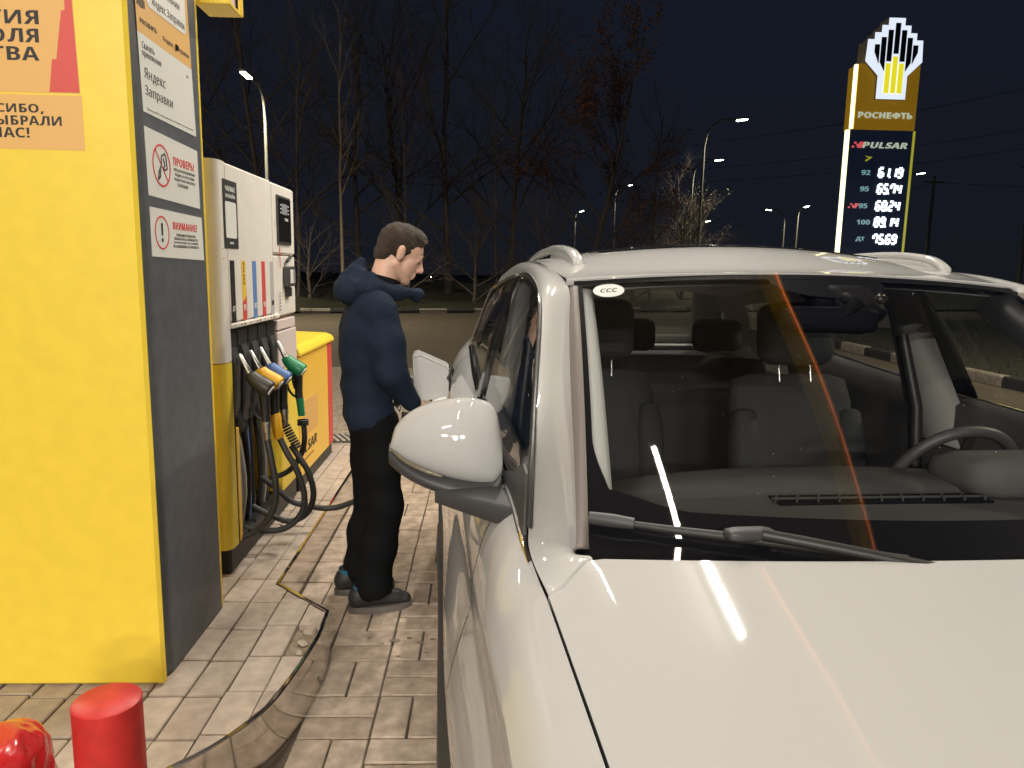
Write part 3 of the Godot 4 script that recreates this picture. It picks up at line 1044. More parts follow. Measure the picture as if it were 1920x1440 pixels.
# ---------- fuel dispenser ----------
func build_dispenser() -> void:
	var d := thing("fuel_dispenser", "white and yellow fuel dispenser with five nozzle holsters on the island", "fuel dispenser", Vector3(-1.36, 0.21, -3.75))
	var o := d.position
	var X := -1.09
	var st := S()
	box(st, Vector3(-1.36, 0.272, -3.74) - o, Vector3(0.5, 0.125, 1.16), 0.01)
	obj(d, "plinth", st, M.black_plastic)
	for z in [-3.26, -4.2]:
		st = S()
		lathe(st, [[0.0, 0.02], [0.014, 0.018], [0.016, 0.0]], 10, Transform3D(Basis(Vector3.FORWARD, -PI / 2), Vector3(-1.11, 0.25, z) - o))
		obj(d, "bolt", st, M.dark_plastic)
	# near corner pillar, rounded: yellow below, white above
	for part in [["lower_corner", 0.335, 1.158, M.yellow], ["upper_corner", 1.162, 2.0, M.white_panel]]:
		var poly := PackedVector2Array([Vector2(-1.63, -3.215), Vector2(-1.63, -3.135)])
		for i in 7:
			var a := PI / 2 * (1.0 - i / 6.0)
			poly.append(Vector2(-1.135 + cos(a) * 0.045, -3.16 + sin(a) * 0.045))
		poly.append(Vector2(-1.09, -3.215))
		st = S()
		prism(st, poly, part[2] - part[1], Transform3D(Basis(Vector3(1, 0, 0), Vector3(0, 0, 1), Vector3(0, 1, 0)), Vector3(0, part[1], 0) - o))
		obj(d, part[0], st, part[3])
	# seams of the yellow pillar
	boxes(d, "seam", M.black_plastic, Vector3(-1.092, 0.745, -3.2205) - o, Vector3(0.008, 0.82, 0.01), 0.0)
	boxes(d, "inner_pillar", M.cabinet_yellow, Vector3(-1.11, 0.6, -3.243) - o, Vector3(0.05, 0.52, 0.034), 0.003)
	# head
	boxes(d, "head_panel", M.white_panel, Vector3(-1.355, 1.663, -3.558) - o, Vector3(0.53, 0.672, 0.68), 0.008)
	boxes(d, "display_door", M.white_panel, Vector3(-1.357, 1.815, -4.127) - o, Vector3(0.53, 0.367, 0.448), 0.012)
	boxes(d, "reader_panel", M.white_panel, Vector3(-1.36, 1.466, -4.128) - o, Vector3(0.53, 0.32, 0.444), 0.006)
	boxes(d, "trim_rail", M.white_panel, Vector3(-1.355, 1.312, -3.59) - o, Vector3(0.55, 0.022, 0.75), 0.004)
	for i in 9:
		st = S()
		var poly := PackedVector2Array()
		var rr := 0.006 + 0.008 * fmod(i * 0.37, 1.0)
		for k in 9:
			var a := TAU * k / 9
			poly.append(Vector2(cos(a) * rr * 1.8, sin(a) * rr * 0.55) * (0.8 + 0.3 * sin(k * 2.3 + i)))
		prism(st, poly, 0.0006, on_x(-3.24 - o.z - i * 0.077 - 0.02 * sin(i * 2.0), 1.313 - o.y, -1.0795 - o.x))
		obj(d, "rust_mark", st, M.rust)
	for p in [[-3.155, 1.64, 0.006], [-3.15, 1.72, 0.004], [-3.175, 1.70, 0.004], [-3.165, 1.60, 0.008], [-3.18, 1.56, 0.004]]:
		st = S()
		prism(st, PackedVector2Array([Vector2(-p[2], 0), Vector2(0, -p[2] * 0.6), Vector2(p[2] * 1.3, 0.001), Vector2(0.001, p[2] * 0.7)]), 0.0006, on_x(p[0] - o.z, p[1] - o.y, -1.0899 - o.x))
		obj(d, "chip", st, M.stripe_yellow)
	boxes(d, "upper_grey_panel", M.pink_panel, Vector3(-1.36, 1.258, -4.145) - o, Vector3(0.53, 0.055, 0.365), 0.004)
	boxes(d, "lower_panel", M.pink_panel, Vector3(-1.36, 1.12, -4.157) - o, Vector3(0.53, 0.205, 0.385), 0.004)
	boxes(d, "far_pillar", M.yellow, Vector3(-1.36, 0.675, -4.16) - o, Vector3(0.53, 0.675, 0.38), 0.006)
	boxes(d, "back_panel", M.cabinet_yellow, Vector3(-1.42, 0.81, -3.585) - o, Vector3(0.36, 0.945, 0.735), 0.004)
	# tips sticker (no code on it)
	var q := thing("sticker", "black tips sticker with a blank white field on the white dispenser head", "sticker", Vector3(-1.0885, 1.64, -3.27))
	st = S()
	prism(st, rrect(0.176, 0.284, 0.004), 0.0012, on_x(0, 0.147, 0))
	obj(q, "black_field", st, M.ink)
	st = S()
	prism(st, rrect(0.135, 0.152, 0.012), 0.0012, on_x(0, 0.124, 0.0012))
	obj(q, "white_field", st, M.sticker)
	letters(q, "ЧАЕВЫЕ", 0.12, 0.02, M.sticker, on_x(0, 0.254, 0.0014))
	letters(q, "ОНЛАЙН", 0.12, 0.02, M.sticker, on_x(0, 0.226, 0.0014))
	letters(q, "сервис", 0.05, 0.012, M.sticker, on_x(0, 0.026, 0.0014))
	# grade stripes
	var bars := [[-3.266, "stripe_black", "ДТ"], [-3.416, "stripe_yellow", "95"], [-3.574, "stripe_blue", "92"], [-3.717, "stripe_red", "95"], [-3.862, "stripe_grey", "100"]]
	for i in 5:
		st = S()
		box(st, Vector3(-1.0892, 1.46, bars[i][0]) - o, Vector3(0.0016, 0.268, 0.056), 0.0)
		var s := obj(d, "grade_stripe", st, M[bars[i][1]])
		if i == 1:
			st = S()
			prism(st, PackedVector2Array([Vector2(-0.028, -0.134), Vector2(0.028, -0.134), Vector2(0.028, -0.02), Vector2(0.012, -0.035), Vector2(-0.028, -0.05)]), 0.0008, on_x(bars[i][0] - o.z, 1.46 - o.y, -1.0884 - o.x))
			obj(s, "red_end", st, M.stripe_red)
			letters(s, "PULSAR", 0.1, 0.018, M.ink, Transform3D(Basis(Vector3(0, -1, 0), Vector3(0, 0, -1), Vector3(1, 0, 0)), Vector3(-1.0884, 1.535, bars[i][0]) - o))
		letters(s, bars[i][2], 0.036 if i != 4 else 0.044, 0.026, M.sticker if i != 4 else M.ink, on_x(bars[i][0] - o.z, 1.385 - o.y, -1.0876 - o.x))
	# display
	boxes(d, "display_frame", M.dark_plastic, Vector3(-1.0885, 1.814, -4.118) - o, Vector3(0.012, 0.256, 0.262), 0.004)
	var dp := boxes(d, "display", M.gloss_black, Vector3(-1.085, 1.814, -4.118) - o, Vector3(0.012, 0.236, 0.238), 0.004)
	boxes(dp, "readout", M.screen_grey, Vector3(-1.0795, 1.873, -4.108) - o, Vector3(0.003, 0.056, 0.108), 0.001)
	for i in 3:
		for s in [-1, 1]:
			boxes(dp, "key", M.sticker, Vector3(-1.079, 1.892 - i * 0.02, -4.108 + s * 0.075) - o, Vector3(0.002, 0.006, 0.018), 0.0)
	letters(dp, "ТОПАЗ", 0.07, 0.014, M.sticker, on_x(-4.14 - o.z, 1.82 - o.y, -1.079 - o.x))
	st = S()
	lathe(st, [[0.0, 0.03], [0.012, 0.028], [0.014, 0.0]], 12, Transform3D(Basis(Vector3.FORWARD, -PI / 2), Vector3(-1.09, 1.795, -3.965) - o))
	obj(d, "lock", st, M.alloy)
	# card reader and receipt slot
	var rd := boxes(d, "reader_frame", M.dark_plastic, Vector3(-1.08, 1.516, -4.172) - o, Vector3(0.03, 0.11, 0.15), 0.006)
	boxes(rd, "reader_slot", M.white_panel, Vector3(-1.064, 1.516, -4.165) - o, Vector3(0.004, 0.075, 0.055), 0.001)
	boxes(rd, "reader_slot", M.screen_grey, Vector3(-1.064, 1.516, -4.22) - o, Vector3(0.004, 0.075, 0.025), 0.001)
	boxes(d, "receipt_slot", M.black_plastic, Vector3(-1.084, 1.431, -4.168) - o, Vector3(0.016, 0.052, 0.08), 0.004)
	boxes(d, "small_hook", M.black_plastic, Vector3(-1.08, 1.61, -4.17) - o, Vector3(0.02, 0.012, 0.09), 0.004, Basis(Vector3.RIGHT, 0.35))
	boxes(d, "red_mark", M.stripe_red, Vector3(-1.0893, 1.62, -4.03) - o, Vector3(0.0016, 0.11, 0.006), 0.0)
	boxes(d, "red_mark", M.stripe_red, Vector3(-1.0893, 1.635, -4.04) - o, Vector3(0.0016, 0.006, 0.05), 0.0)
	for i in 6:
		boxes(d, "small_print", M.screen_grey, Vector3(-1.0893, 1.43 - i * 0.018, -4.01) - o, Vector3(0.0014, 0.009, 0.018), 0.0)
	# holsters
	for i in 5:
		var z := -3.268 - i * 0.15
		var h := boxes(d, "holster", M.dark_plastic, Vector3(-1.17, 1.07, z) - o, Vector3(0.12, 0.44, 0.14), 0.006)
		st = S()
		var side := PackedVector2Array([Vector2(0, 0.0), Vector2(0, 0.36), Vector2(0.012, 0.36), Vector2(0.03, 0.30), Vector2(0.022, 0.1), Vector2(0.0, 0.0)])
		side.remove_at(5)
		prism(st, side, 0.075, Transform3D(Basis(Vector3(1, 0, 0), Vector3(0, 1, 0), Vector3(0, 0, 1)), Vector3(-1.112, 0.855, z - 0.0375) - o))
		obj(h, "cradle", st, M.dark_plastic)
		boxes(h, "cradle_mouth", M.frit, Vector3(-1.094, 1.165, z) - o, Vector3(0.008, 0.05, 0.04), 0.002, Basis(Vector3(0, 0, 1), 0.25))
		boxes(h, "flap_rib", M.black_plastic, Vector3(-1.1085, 1.25, z) - o, Vector3(0.006, 0.07, 0.125), 0.002)
	boxes(d, "bracket", M.black_plastic, Vector3(-1.1, 0.87, -3.3) - o, Vector3(0.06, 0.09, 0.05), 0.012, Basis(Vector3(0, 0, 1), 0.5))
	boxes(d, "bracket", M.black_plastic, Vector3(-1.1, 0.87, -3.6) - o, Vector3(0.06, 0.09, 0.05), 0.012, Basis(Vector3(0, 0, 1), 0.5))
	# vertical pipes and hose risers in the open bay below
	var pipes := [[-3.285, 0.012, "stripe_blue", 0.02], [-3.325, 0.012, "rubber", 0.0], [-3.37, 0.014, "pale_hose", 0.04], [-3.415, 0.014, "pale_hose", 0.05], [-3.47, 0.018, "dark_plastic", 0.0], [-3.535, 0.014, "rubber", 0.03], [-3.59, 0.012, "stripe_blue", 0.01], [-3.65, 0.018, "rubber", 0.0], [-3.73, 0.014, "rubber", 0.03], [-3.8, 0.014, "pale_hose", 0.03], [-3.87, 0.02, "dark_plastic", 0.0]]
	for p in pipes:
		st = S()
		var path := []
		for k in 7:
			var t := k / 6.0
			path.append(Vector3(-1.165 + p[3] * sin(t * PI), 0.86 - t * 0.54, p[0] + 0.03 * sin(t * PI * 1.3) * (p[3] * 20)) - o)
		tube(st, path, [p[1]], 10)
		obj(d, "riser_pipe", st, M[p[2]])
	# the four nozzles that hang in their holsters
	var defs := [[-3.27, "nozzle_black", "black diesel nozzle with a dark swivel, hanging nearest on the dispenser"], [-3.42, "nozzle_yellow", "yellow fuel nozzle with a yellow hose sleeve hanging on the dispenser"], [-3.57, "nozzle_blue", "blue fuel nozzle with a ribbed hose guard hanging on the dispenser"], [-3.87, "nozzle_green", "green fuel nozzle with a green sleeve, farthest of the hanging nozzles"]]
	var hoses := [
		[[-0.965, 0.80], [-0.945, 0.70], [-0.931, 0.60], [-0.94, 0.50], [-0.985, 0.415], [-1.05, 0.36], [-1.13, 0.34]],
		[[-0.955, 0.78], [-0.915, 0.70], [-0.875, 0.62], [-0.847, 0.50], [-0.865, 0.40], [-0.94, 0.325], [-1.04, 0.313], [-1.14, 0.33]],
		[[-0.938, 0.70], [-0.895, 0.64], [-0.855, 0.57], [-0.834, 0.46], [-0.865, 0.36], [-0.948, 0.314], [-1.035, 0.345], [-1.13, 0.40]],
		[[-0.948, 0.74], [-0.945, 0.66], [-0.962, 0.59], [-1.01, 0.51], [-1.07, 0.463], [-1.14, 0.44]]]
	for i in 4:
		var z: float = defs[i][0]
		var n := nozzle("fuel_nozzle", defs[i][2], M[defs[i][1]], Vector3(0, 0, z))
		tag(n, "", "", "nozzles hanging on the dispenser")
		var path := []
		for k in hoses[i].size():
			path.append(Vector3(hoses[i][k][0], hoses[i][k][1], 0.012 * sin(k * 1.1) + 0.02 * k / hoses[i].size() * (1 if i % 2 == 0 else -1)))
		st = S()
		tube(st, curve(path, 40), [0.0148], 12)
		obj(n, "hose", st, M.rubber)
		if i == 1:
			st = S()
			tube(st, [Vector3(-0.967, 0.893, 0), Vector3(-0.966, 0.888, 0), Vector3(-0.963, 0.83, 0), Vector3(-0.954, 0.78, 0), Vector3(-0.951, 0.772, 0)], [0.019, 0.022, 0.024, 0.024, 0.018], 14)
			obj(n, "sleeve", st, M.nozzle_yellow)
		elif i == 3:
			st = S()
			tube(st, [Vector3(-0.966, 0.885, 0), Vector3(-0.958, 0.79, 0)], [0.02, 0.018], 14)
			obj(n, "sleeve", st, M.nozzle_green)
			st = S()
			for k in 3:
				lathe(st, [[0.014, 0.004], [0.03, 0.003], [0.03, -0.003], [0.014, -0.004]], 18, Transform3D(Basis.IDENTITY, Vector3(-0.952, 0.765 - k * 0.011, 0)))
			obj(n, "hose_flange", st, M.rubber)
		else:
			st = S()
			tube(st, [Vector3(-0.969, 0.886, 0), Vector3(-0.967, 0.86, 0)], [0.021, 0.021], 8)
			tube(st, [Vector3(-0.967, 0.86, 0), Vector3(-0.966, 0.835, 0)], [0.0175, 0.0175], 14)
			tube(st, [Vector3(-0.966, 0.835, 0), Vector3(-0.965, 0.795, 0)], [0.016, 0.015], 6)
			obj(n, "swivel", st, M.alloy)
		if i == 2:
			st = S()
			for k in 9:
				var a := Vector3(-0.964 + 0.011 * k * 0.6, 0.80 - k * 0.013, 0)
				tube(st, [a, a + Vector3(0.004, -0.008, 0)], [0.022, 0.022], 14)
			obj(n, "ribbed_guard", st, M.rubber)

# a nozzle in the plane z = at.z, spout up into its holster
func nozzle(called: String, label: String, cover: Material, at: Vector3) -> Node3D:
	var n := thing(called, label, "fuel nozzle", at)
	var st := S()
	tube(st, [Vector3(-1.076, 1.186, 0), Vector3(-1.072, 1.178, 0), Vector3(-1.036, 1.108, 0)], [0.006, 0.0115, 0.0125], 14)
	obj(n, "spout", st, M.alloy)
	st = S()
	for k in 3:
		var a := Vector3(-1.045, 1.124, 0).lerp(Vector3(-1.032, 1.099, 0), k / 2.0)
		tube(st, [a, a + Vector3(0.004, -0.008, 0)], [0.0155, 0.0155], 14)
	obj(n, "spout_collar", st, M.alloy)
	st = S()
	# body: swept rounded shell, widening to the end cap
	tube(st, curve([Vector3(-1.034, 1.102, 0), Vector3(-1.03, 1.095, 0), Vector3(-1.005, 1.068, 0), Vector3(-0.975, 1.046, 0), Vector3(-0.95, 1.03, 0), Vector3(-0.944, 1.026, 0)], 14), [0.013, 0.021, 0.024, 0.027, 0.030, 0.033, 0.0355, 0.0375, 0.039, 0.0395, 0.0395, 0.039, 0.0375, 0.035, 0.029], 18)
	obj(n, "body", st, cover)
	st = S()
	tube(st, [Vector3(-0.948, 1.0285, 0), Vector3(-0.9385, 1.0225, 0)], [0.025, 0.0225], 20)
	var cap := obj(n, "end_cap", st, M.sticker)
	st = S()
	tube(st, [Vector3(-0.939, 1.0228, 0), Vector3(-0.9375, 1.0218, 0)], [0.017, 0.016], 18)
	obj(cap, "cap_mark", st, M.ink)
	st = S()
	tube(st, [Vector3(-0.972, 1.02, 0), Vector3(-0.97, 0.98, 0), Vector3(-0.97, 0.93, 0), Vector3(-0.969, 0.885, 0)], [0.026, 0.022, 0.0195, 0.0205], 14)
	obj(n, "grip", st, M.black_plastic)
	st = S()
	tube(st, curve([Vector3(-1.015, 1.055, 0), Vector3(-1.03, 1.0, 0), Vector3(-1.025, 0.94, 0), Vector3(-1.0, 0.9, 0), Vector3(-0.97, 0.892, 0)], 14), [0.0065], 8)
	obj(n, "guard", st, M.black_plastic)
	st = S()
	tube(st, [Vector3(-1.0, 1.035, 0), Vector3(-1.0, 0.98, 0), Vector3(-0.99, 0.935, 0)], [0.006], 8)
	obj(n, "trigger", st, M.dark_plastic)
	return n

func build_side_cabinet() -> void:
	var c := thing("yellow_cabinet", "low yellow cabinet with lettering and a red end beyond the dispenser", "cabinet", Vector3(-1.36, 0.21, -4.87))
	var o := c.position
	boxes(c, "plinth", M.black_plastic, Vector3(-1.36, 0.25, -4.87) - o, Vector3(0.5, 0.08, 0.97), 0.006)
	boxes(c, "front_panel", M.cabinet_yellow, Vector3(-1.36, 0.665, -4.80) - o, Vector3(0.52, 0.745, 0.83), 0.008)
	boxes(c, "end_panel", M.poster_red, Vector3(-1.36, 0.665, -5.29) - o, Vector3(0.522, 0.745, 0.148), 0.008)
	# lid with rounded edge
	var st := S()
	var poly := PackedVector2Array([Vector2(-1.63, 1.045), Vector2(-1.085, 1.045), Vector2(-1.085, 1.06), Vector2(-1.1, 1.085), Vector2(-1.14, 1.1), Vector2(-1.63, 1.115)])
	prism(st, poly, 0.99, Transform3D(Basis(Vector3(1, 0, 0), Vector3(0, 1, 0), Vector3(0, 0, -1)), Vector3(0, 0, -4.385) - o))
	obj(c, "lid", st, M.yellow)
	boxes(c, "orange_patch", M.poster, Vector3(-1.0995, 0.64, -4.68) - o, Vector3(0.002, 0.22, 0.4), 0.0)
	letters(c, "PULSAR", 0.52, 0.062, M.ink, Transform3D(on_x(-4.575 - o.z, 0.455 - o.y, -1.0988 - o.x).basis, Vector3(-1.0988, 0.455, -4.575) - o), 0.001, true, 0.15)
	letters(c, "формула движения", 0.34, 0.016, M.ink, on_x(-4.56 - o.z, 0.385 - o.y, -1.0988 - o.x), 0.0008, false)
	st = S()
	lathe(st, [[0.0, 0.008], [0.01, 0.006], [0.012, 0.0]], 12, Transform3D(Basis(Vector3.FORWARD, -PI / 2), Vector3(-1.1, 0.98, -5.29) - o))
	obj(c, "lock", st, M.dark_plastic)

func build_bollards() -> void:
	var b := thing("bollard", "short round red steel bollard in front of the island's rounded end", "bollard", Vector3(-0.768, 0.0, -1.43))
	var st := S()
	lathe(st, [[0.0, 0.688], [0.0615, 0.688], [0.066, 0.684, 1], [0.0665, 0.0]], 40)
	obj(b, "post", st, M.bollard_red)
	st = S()
	lathe(st, [[0.0675, 0.02], [0.11, 0.012, 1], [0.11, 0.0]], 28)
	obj(b, "foot_plate", st, M.bollard_red)
	# lumpy red vinyl cover at the frame's corner
	var v := thing("vinyl_cover", "crumpled glossy red vinyl cover pulled over a post beside the bollard", "cover", Vector3(-0.985, 0.0, -1.38))
	var nz := FastNoiseLite.new()
	nz.seed = 4
	nz.frequency = 5.0
	nz.noise_type = FastNoiseLite.TYPE_CELLULAR
	nz.cellular_return_type = FastNoiseLite.RETURN_DISTANCE
	var n2 := FastNoiseLite.new()
	n2.seed = 6
	n2.frequency = 3.0
	var rows := []
	for i in 46:
		var t := i / 45.0
		var row := PackedVector3Array()
		for k in 72:
			var a := TAU * k / 72
			var r := 0.135
			var y: float
			if t < 0.5:
				var ph := t / 0.5 * PI / 2
				r *= pow(sin(ph), 0.8)
				y = 0.545 + 0.105 * cos(ph)
			else:
				y = 0.545 - (t - 0.5) / 0.5 * 0.545
				r *= 1.0 + 0.05 * (t - 0.5)
			var p := Vector3(cos(a) * r, y, sin(a) * r)
			var w := nz.get_noise_3d(p.x * 1.2, p.y * 0.7, p.z * 1.2) * 0.035 + n2.get_noise_3d(p.x, p.y * 1.4, p.z) * 0.03
			p += Vector3(cos(a), 0.5 if t < 0.5 else 0.0, sin(a)) * w * minf(t * 6.0, 1.0)
			row.append(p)
		rows.append(row)
	st = S()
	grid(st, rows, 1, true)
	obj(v, "cover", st, M.red_vinyl)
	st = S()
	lathe(st, [[0.0, 0.5], [0.06, 0.5], [0.06, 0.0]], 20)
	obj(v, "post", st, M.bollard_red)

# ---------- the white car (its own axes: x across, +z its nose) ----------
const TOP_X := [[-4.5, 0.70], [-4.3, 0.80], [-3.8, 0.868], [-3.4, 0.88], [-2.5, 0.892], [-1.9, 0.886], [-1.45, 0.873], [-1.30, 0.868], [-1.235, 0.851], [-1.2, 0.845], [-0.9, 0.826], [-0.5, 0.80], [-0.15, 0.73], [0.1, 0.60]]
const TOP_Y := [[-4.5, 1.20], [-4.3, 1.215], [-3.8, 1.215], [-3.4, 1.195], [-3.0, 1.17], [-2.5, 1.148], [-1.9, 1.135], [-1.45, 1.12], [-1.30, 1.098], [-1.235, 1.056], [-1.2, 1.047], [-0.9, 1.006], [-0.5, 0.95], [-0.15, 0.87], [0.1, 0.76]]
const SHO_X := [[-4.5, 0.74], [-4.3, 0.86], [-3.8, 0.958], [-3.2, 0.97], [-2.6, 0.962], [-1.9, 0.956], [-1.5, 0.946], [-1.1, 0.93], [-0.83, 0.922], [-0.5, 0.89], [-0.15, 0.80], [0.1, 0.66]]
const SHO_Y := [[-4.5, 1.05], [-3.8, 1.085], [-3.2, 1.065], [-2.6, 1.02], [-1.9, 0.99], [-1.5, 0.975], [-1.1, 0.96], [-0.83, 0.945], [-0.5, 0.90], [-0.15, 0.82], [0.1, 0.70]]
const MAX_X := [[-4.5, 0.80], [-4.3, 0.92], [-3.6, 1.012], [-2.6, 1.008], [-1.7, 1.008], [-1.48, 1.003], [-1.25, 0.994], [-0.8, 0.985], [-0.4, 0.95], [-0.1, 0.85], [0.1, 0.70]]
const ROOF_X := [[-4.4, 0.60], [-4.0, 0.655], [-3.5, 0.69], [-3.0, 0.70], [-2.5, 0.70], [-2.1, 0.672]]
const ROOF_Y := [[-4.4, 1.42], [-4.0, 1.505], [-3.5, 1.57], [-3.0, 1.60], [-2.5, 1.602], [-2.1, 1.556]]
const CROWN := [[-4.2, 0.05], [-3.2, 0.07], [-2.6, 0.068], [-2.3, 0.05], [-2.05, 0.027]]

func shield(s: float, t: float, lift := 0.0) -> Vector3:
	# the windscreen: s -1..1 across, t 0 cowl .. 1 roof
	var a := Vector3(s * 0.752, 1.072, -1.212 - 0.15 * s * s)
	var b := Vector3(s * 0.652, 1.583 - 0.03 * s * s, -2.045 - 0.05 * s * s)
	return a.lerp(b, t) + Vector3(0, 0.8, 0.6) * (0.022 * sin(PI * clampf(t, 0, 1)) + lift)

func roof_at(s: float, z: float) -> Vector3:
	return Vector3(s * tab(ROOF_X, z), tab(ROOF_Y, z) + tab(CROWN, z) * (1.0 - s * s), z)

const HOOD_X := [[-1.3, 0.852], [-1.2, 0.845], [-0.9, 0.826], [-0.5, 0.80], [-0.15, 0.73], [0.1, 0.60]]
const HOOD_Y := [[-1.3, 1.061], [-1.2, 1.047], [-0.9, 1.006], [-0.5, 0.95], [-0.15, 0.87], [0.15, 0.74]]

func hood_at(s: float, v: float) -> Vector3:
	var a := absf(s)
	var z := lerpf(-1.195 - 0.1 * s * s + 0.1 * smoothstep(0.88, 1.0, a), 0.13 - 0.16 * s * s, v)
	var crease := 0.90 - 0.07 * v
	var c0 := 0.019
	var up := 0.0
	if a > crease:
		up = c0 * (1.0 - (a - crease) / (1.0 - crease))
	else:
		var q := a / crease
		up = c0 + 0.027 * (1.0 - q * q)
	return Vector3(s * (tab(HOOD_X, z) - 0.005), tab(HOOD_Y, z) + up, z)

func side_section(z: float, s: float) -> Array:
	var t := Vector3(tab(TOP_X, z), tab(TOP_Y, z), z)
	var h := Vector3(tab(SHO_X, z), tab(SHO_Y, z), z)
	var m := tab(MAX_X, z)
	var upper := []
	for i in 6:
		var f := i / 5.0
		var p := t.lerp(h, f)
		p.x += 0.010 * sin(PI * f)
		p.y += 0.012 * sin(PI * f)
		upper.append(Vector3(p.x * s, p.y, z))
	var ctl := [h, Vector3(h.x + 0.006, h.y - 0.03, z), Vector3(h.x + 0.01, h.y - 0.09, z), Vector3(lerpf(h.x, m, 0.55), lerpf(h.y, 0.7, 0.6), z), Vector3(m, 0.70, z), Vector3(m - 0.004, 0.6, z), Vector3(m - 0.03, 0.47, z), Vector3(m - 0.045, 0.36, z), Vector3(m - 0.09, 0.26, z)]
	var lower := []
	for p in curve(ctl, 22):
		var y: float = p.y
		for wz in [-0.86, -3.62]:
			var d := absf(z - wz)
			if d < 0.395:
				y = maxf(y, 0.36 + sqrt(0.395 * 0.395 - d * d))
		lower.append(Vector3(p.x * s, y, z))
	return [upper, lower]

func body_panel(parent: Node, called: String, z0: float, z1: float, s: float, label := "") -> MeshInstance3D:
	var n := int(ceil(absf(z1 - z0) / 0.045))
	var up := []
	var lo := []
	for i in n + 1:
		var z := lerpf(z0, z1, float(i) / n)
		var sec := side_section(z, s)
		up.append(PackedVector3Array(sec[0]))
		lo.append(PackedVector3Array(sec[1]))
	var st := S()
	grid(st, up, 1)
	grid(st, lo, 2)
	var o := obj(parent, called, st, M.car_white)
	if label != "":
		o.set_meta("label", label)
	return o

func mir(p: Vector3, s: float) -> Vector3:
	return Vector3(absf(p.x) * s, p.y, p.z)

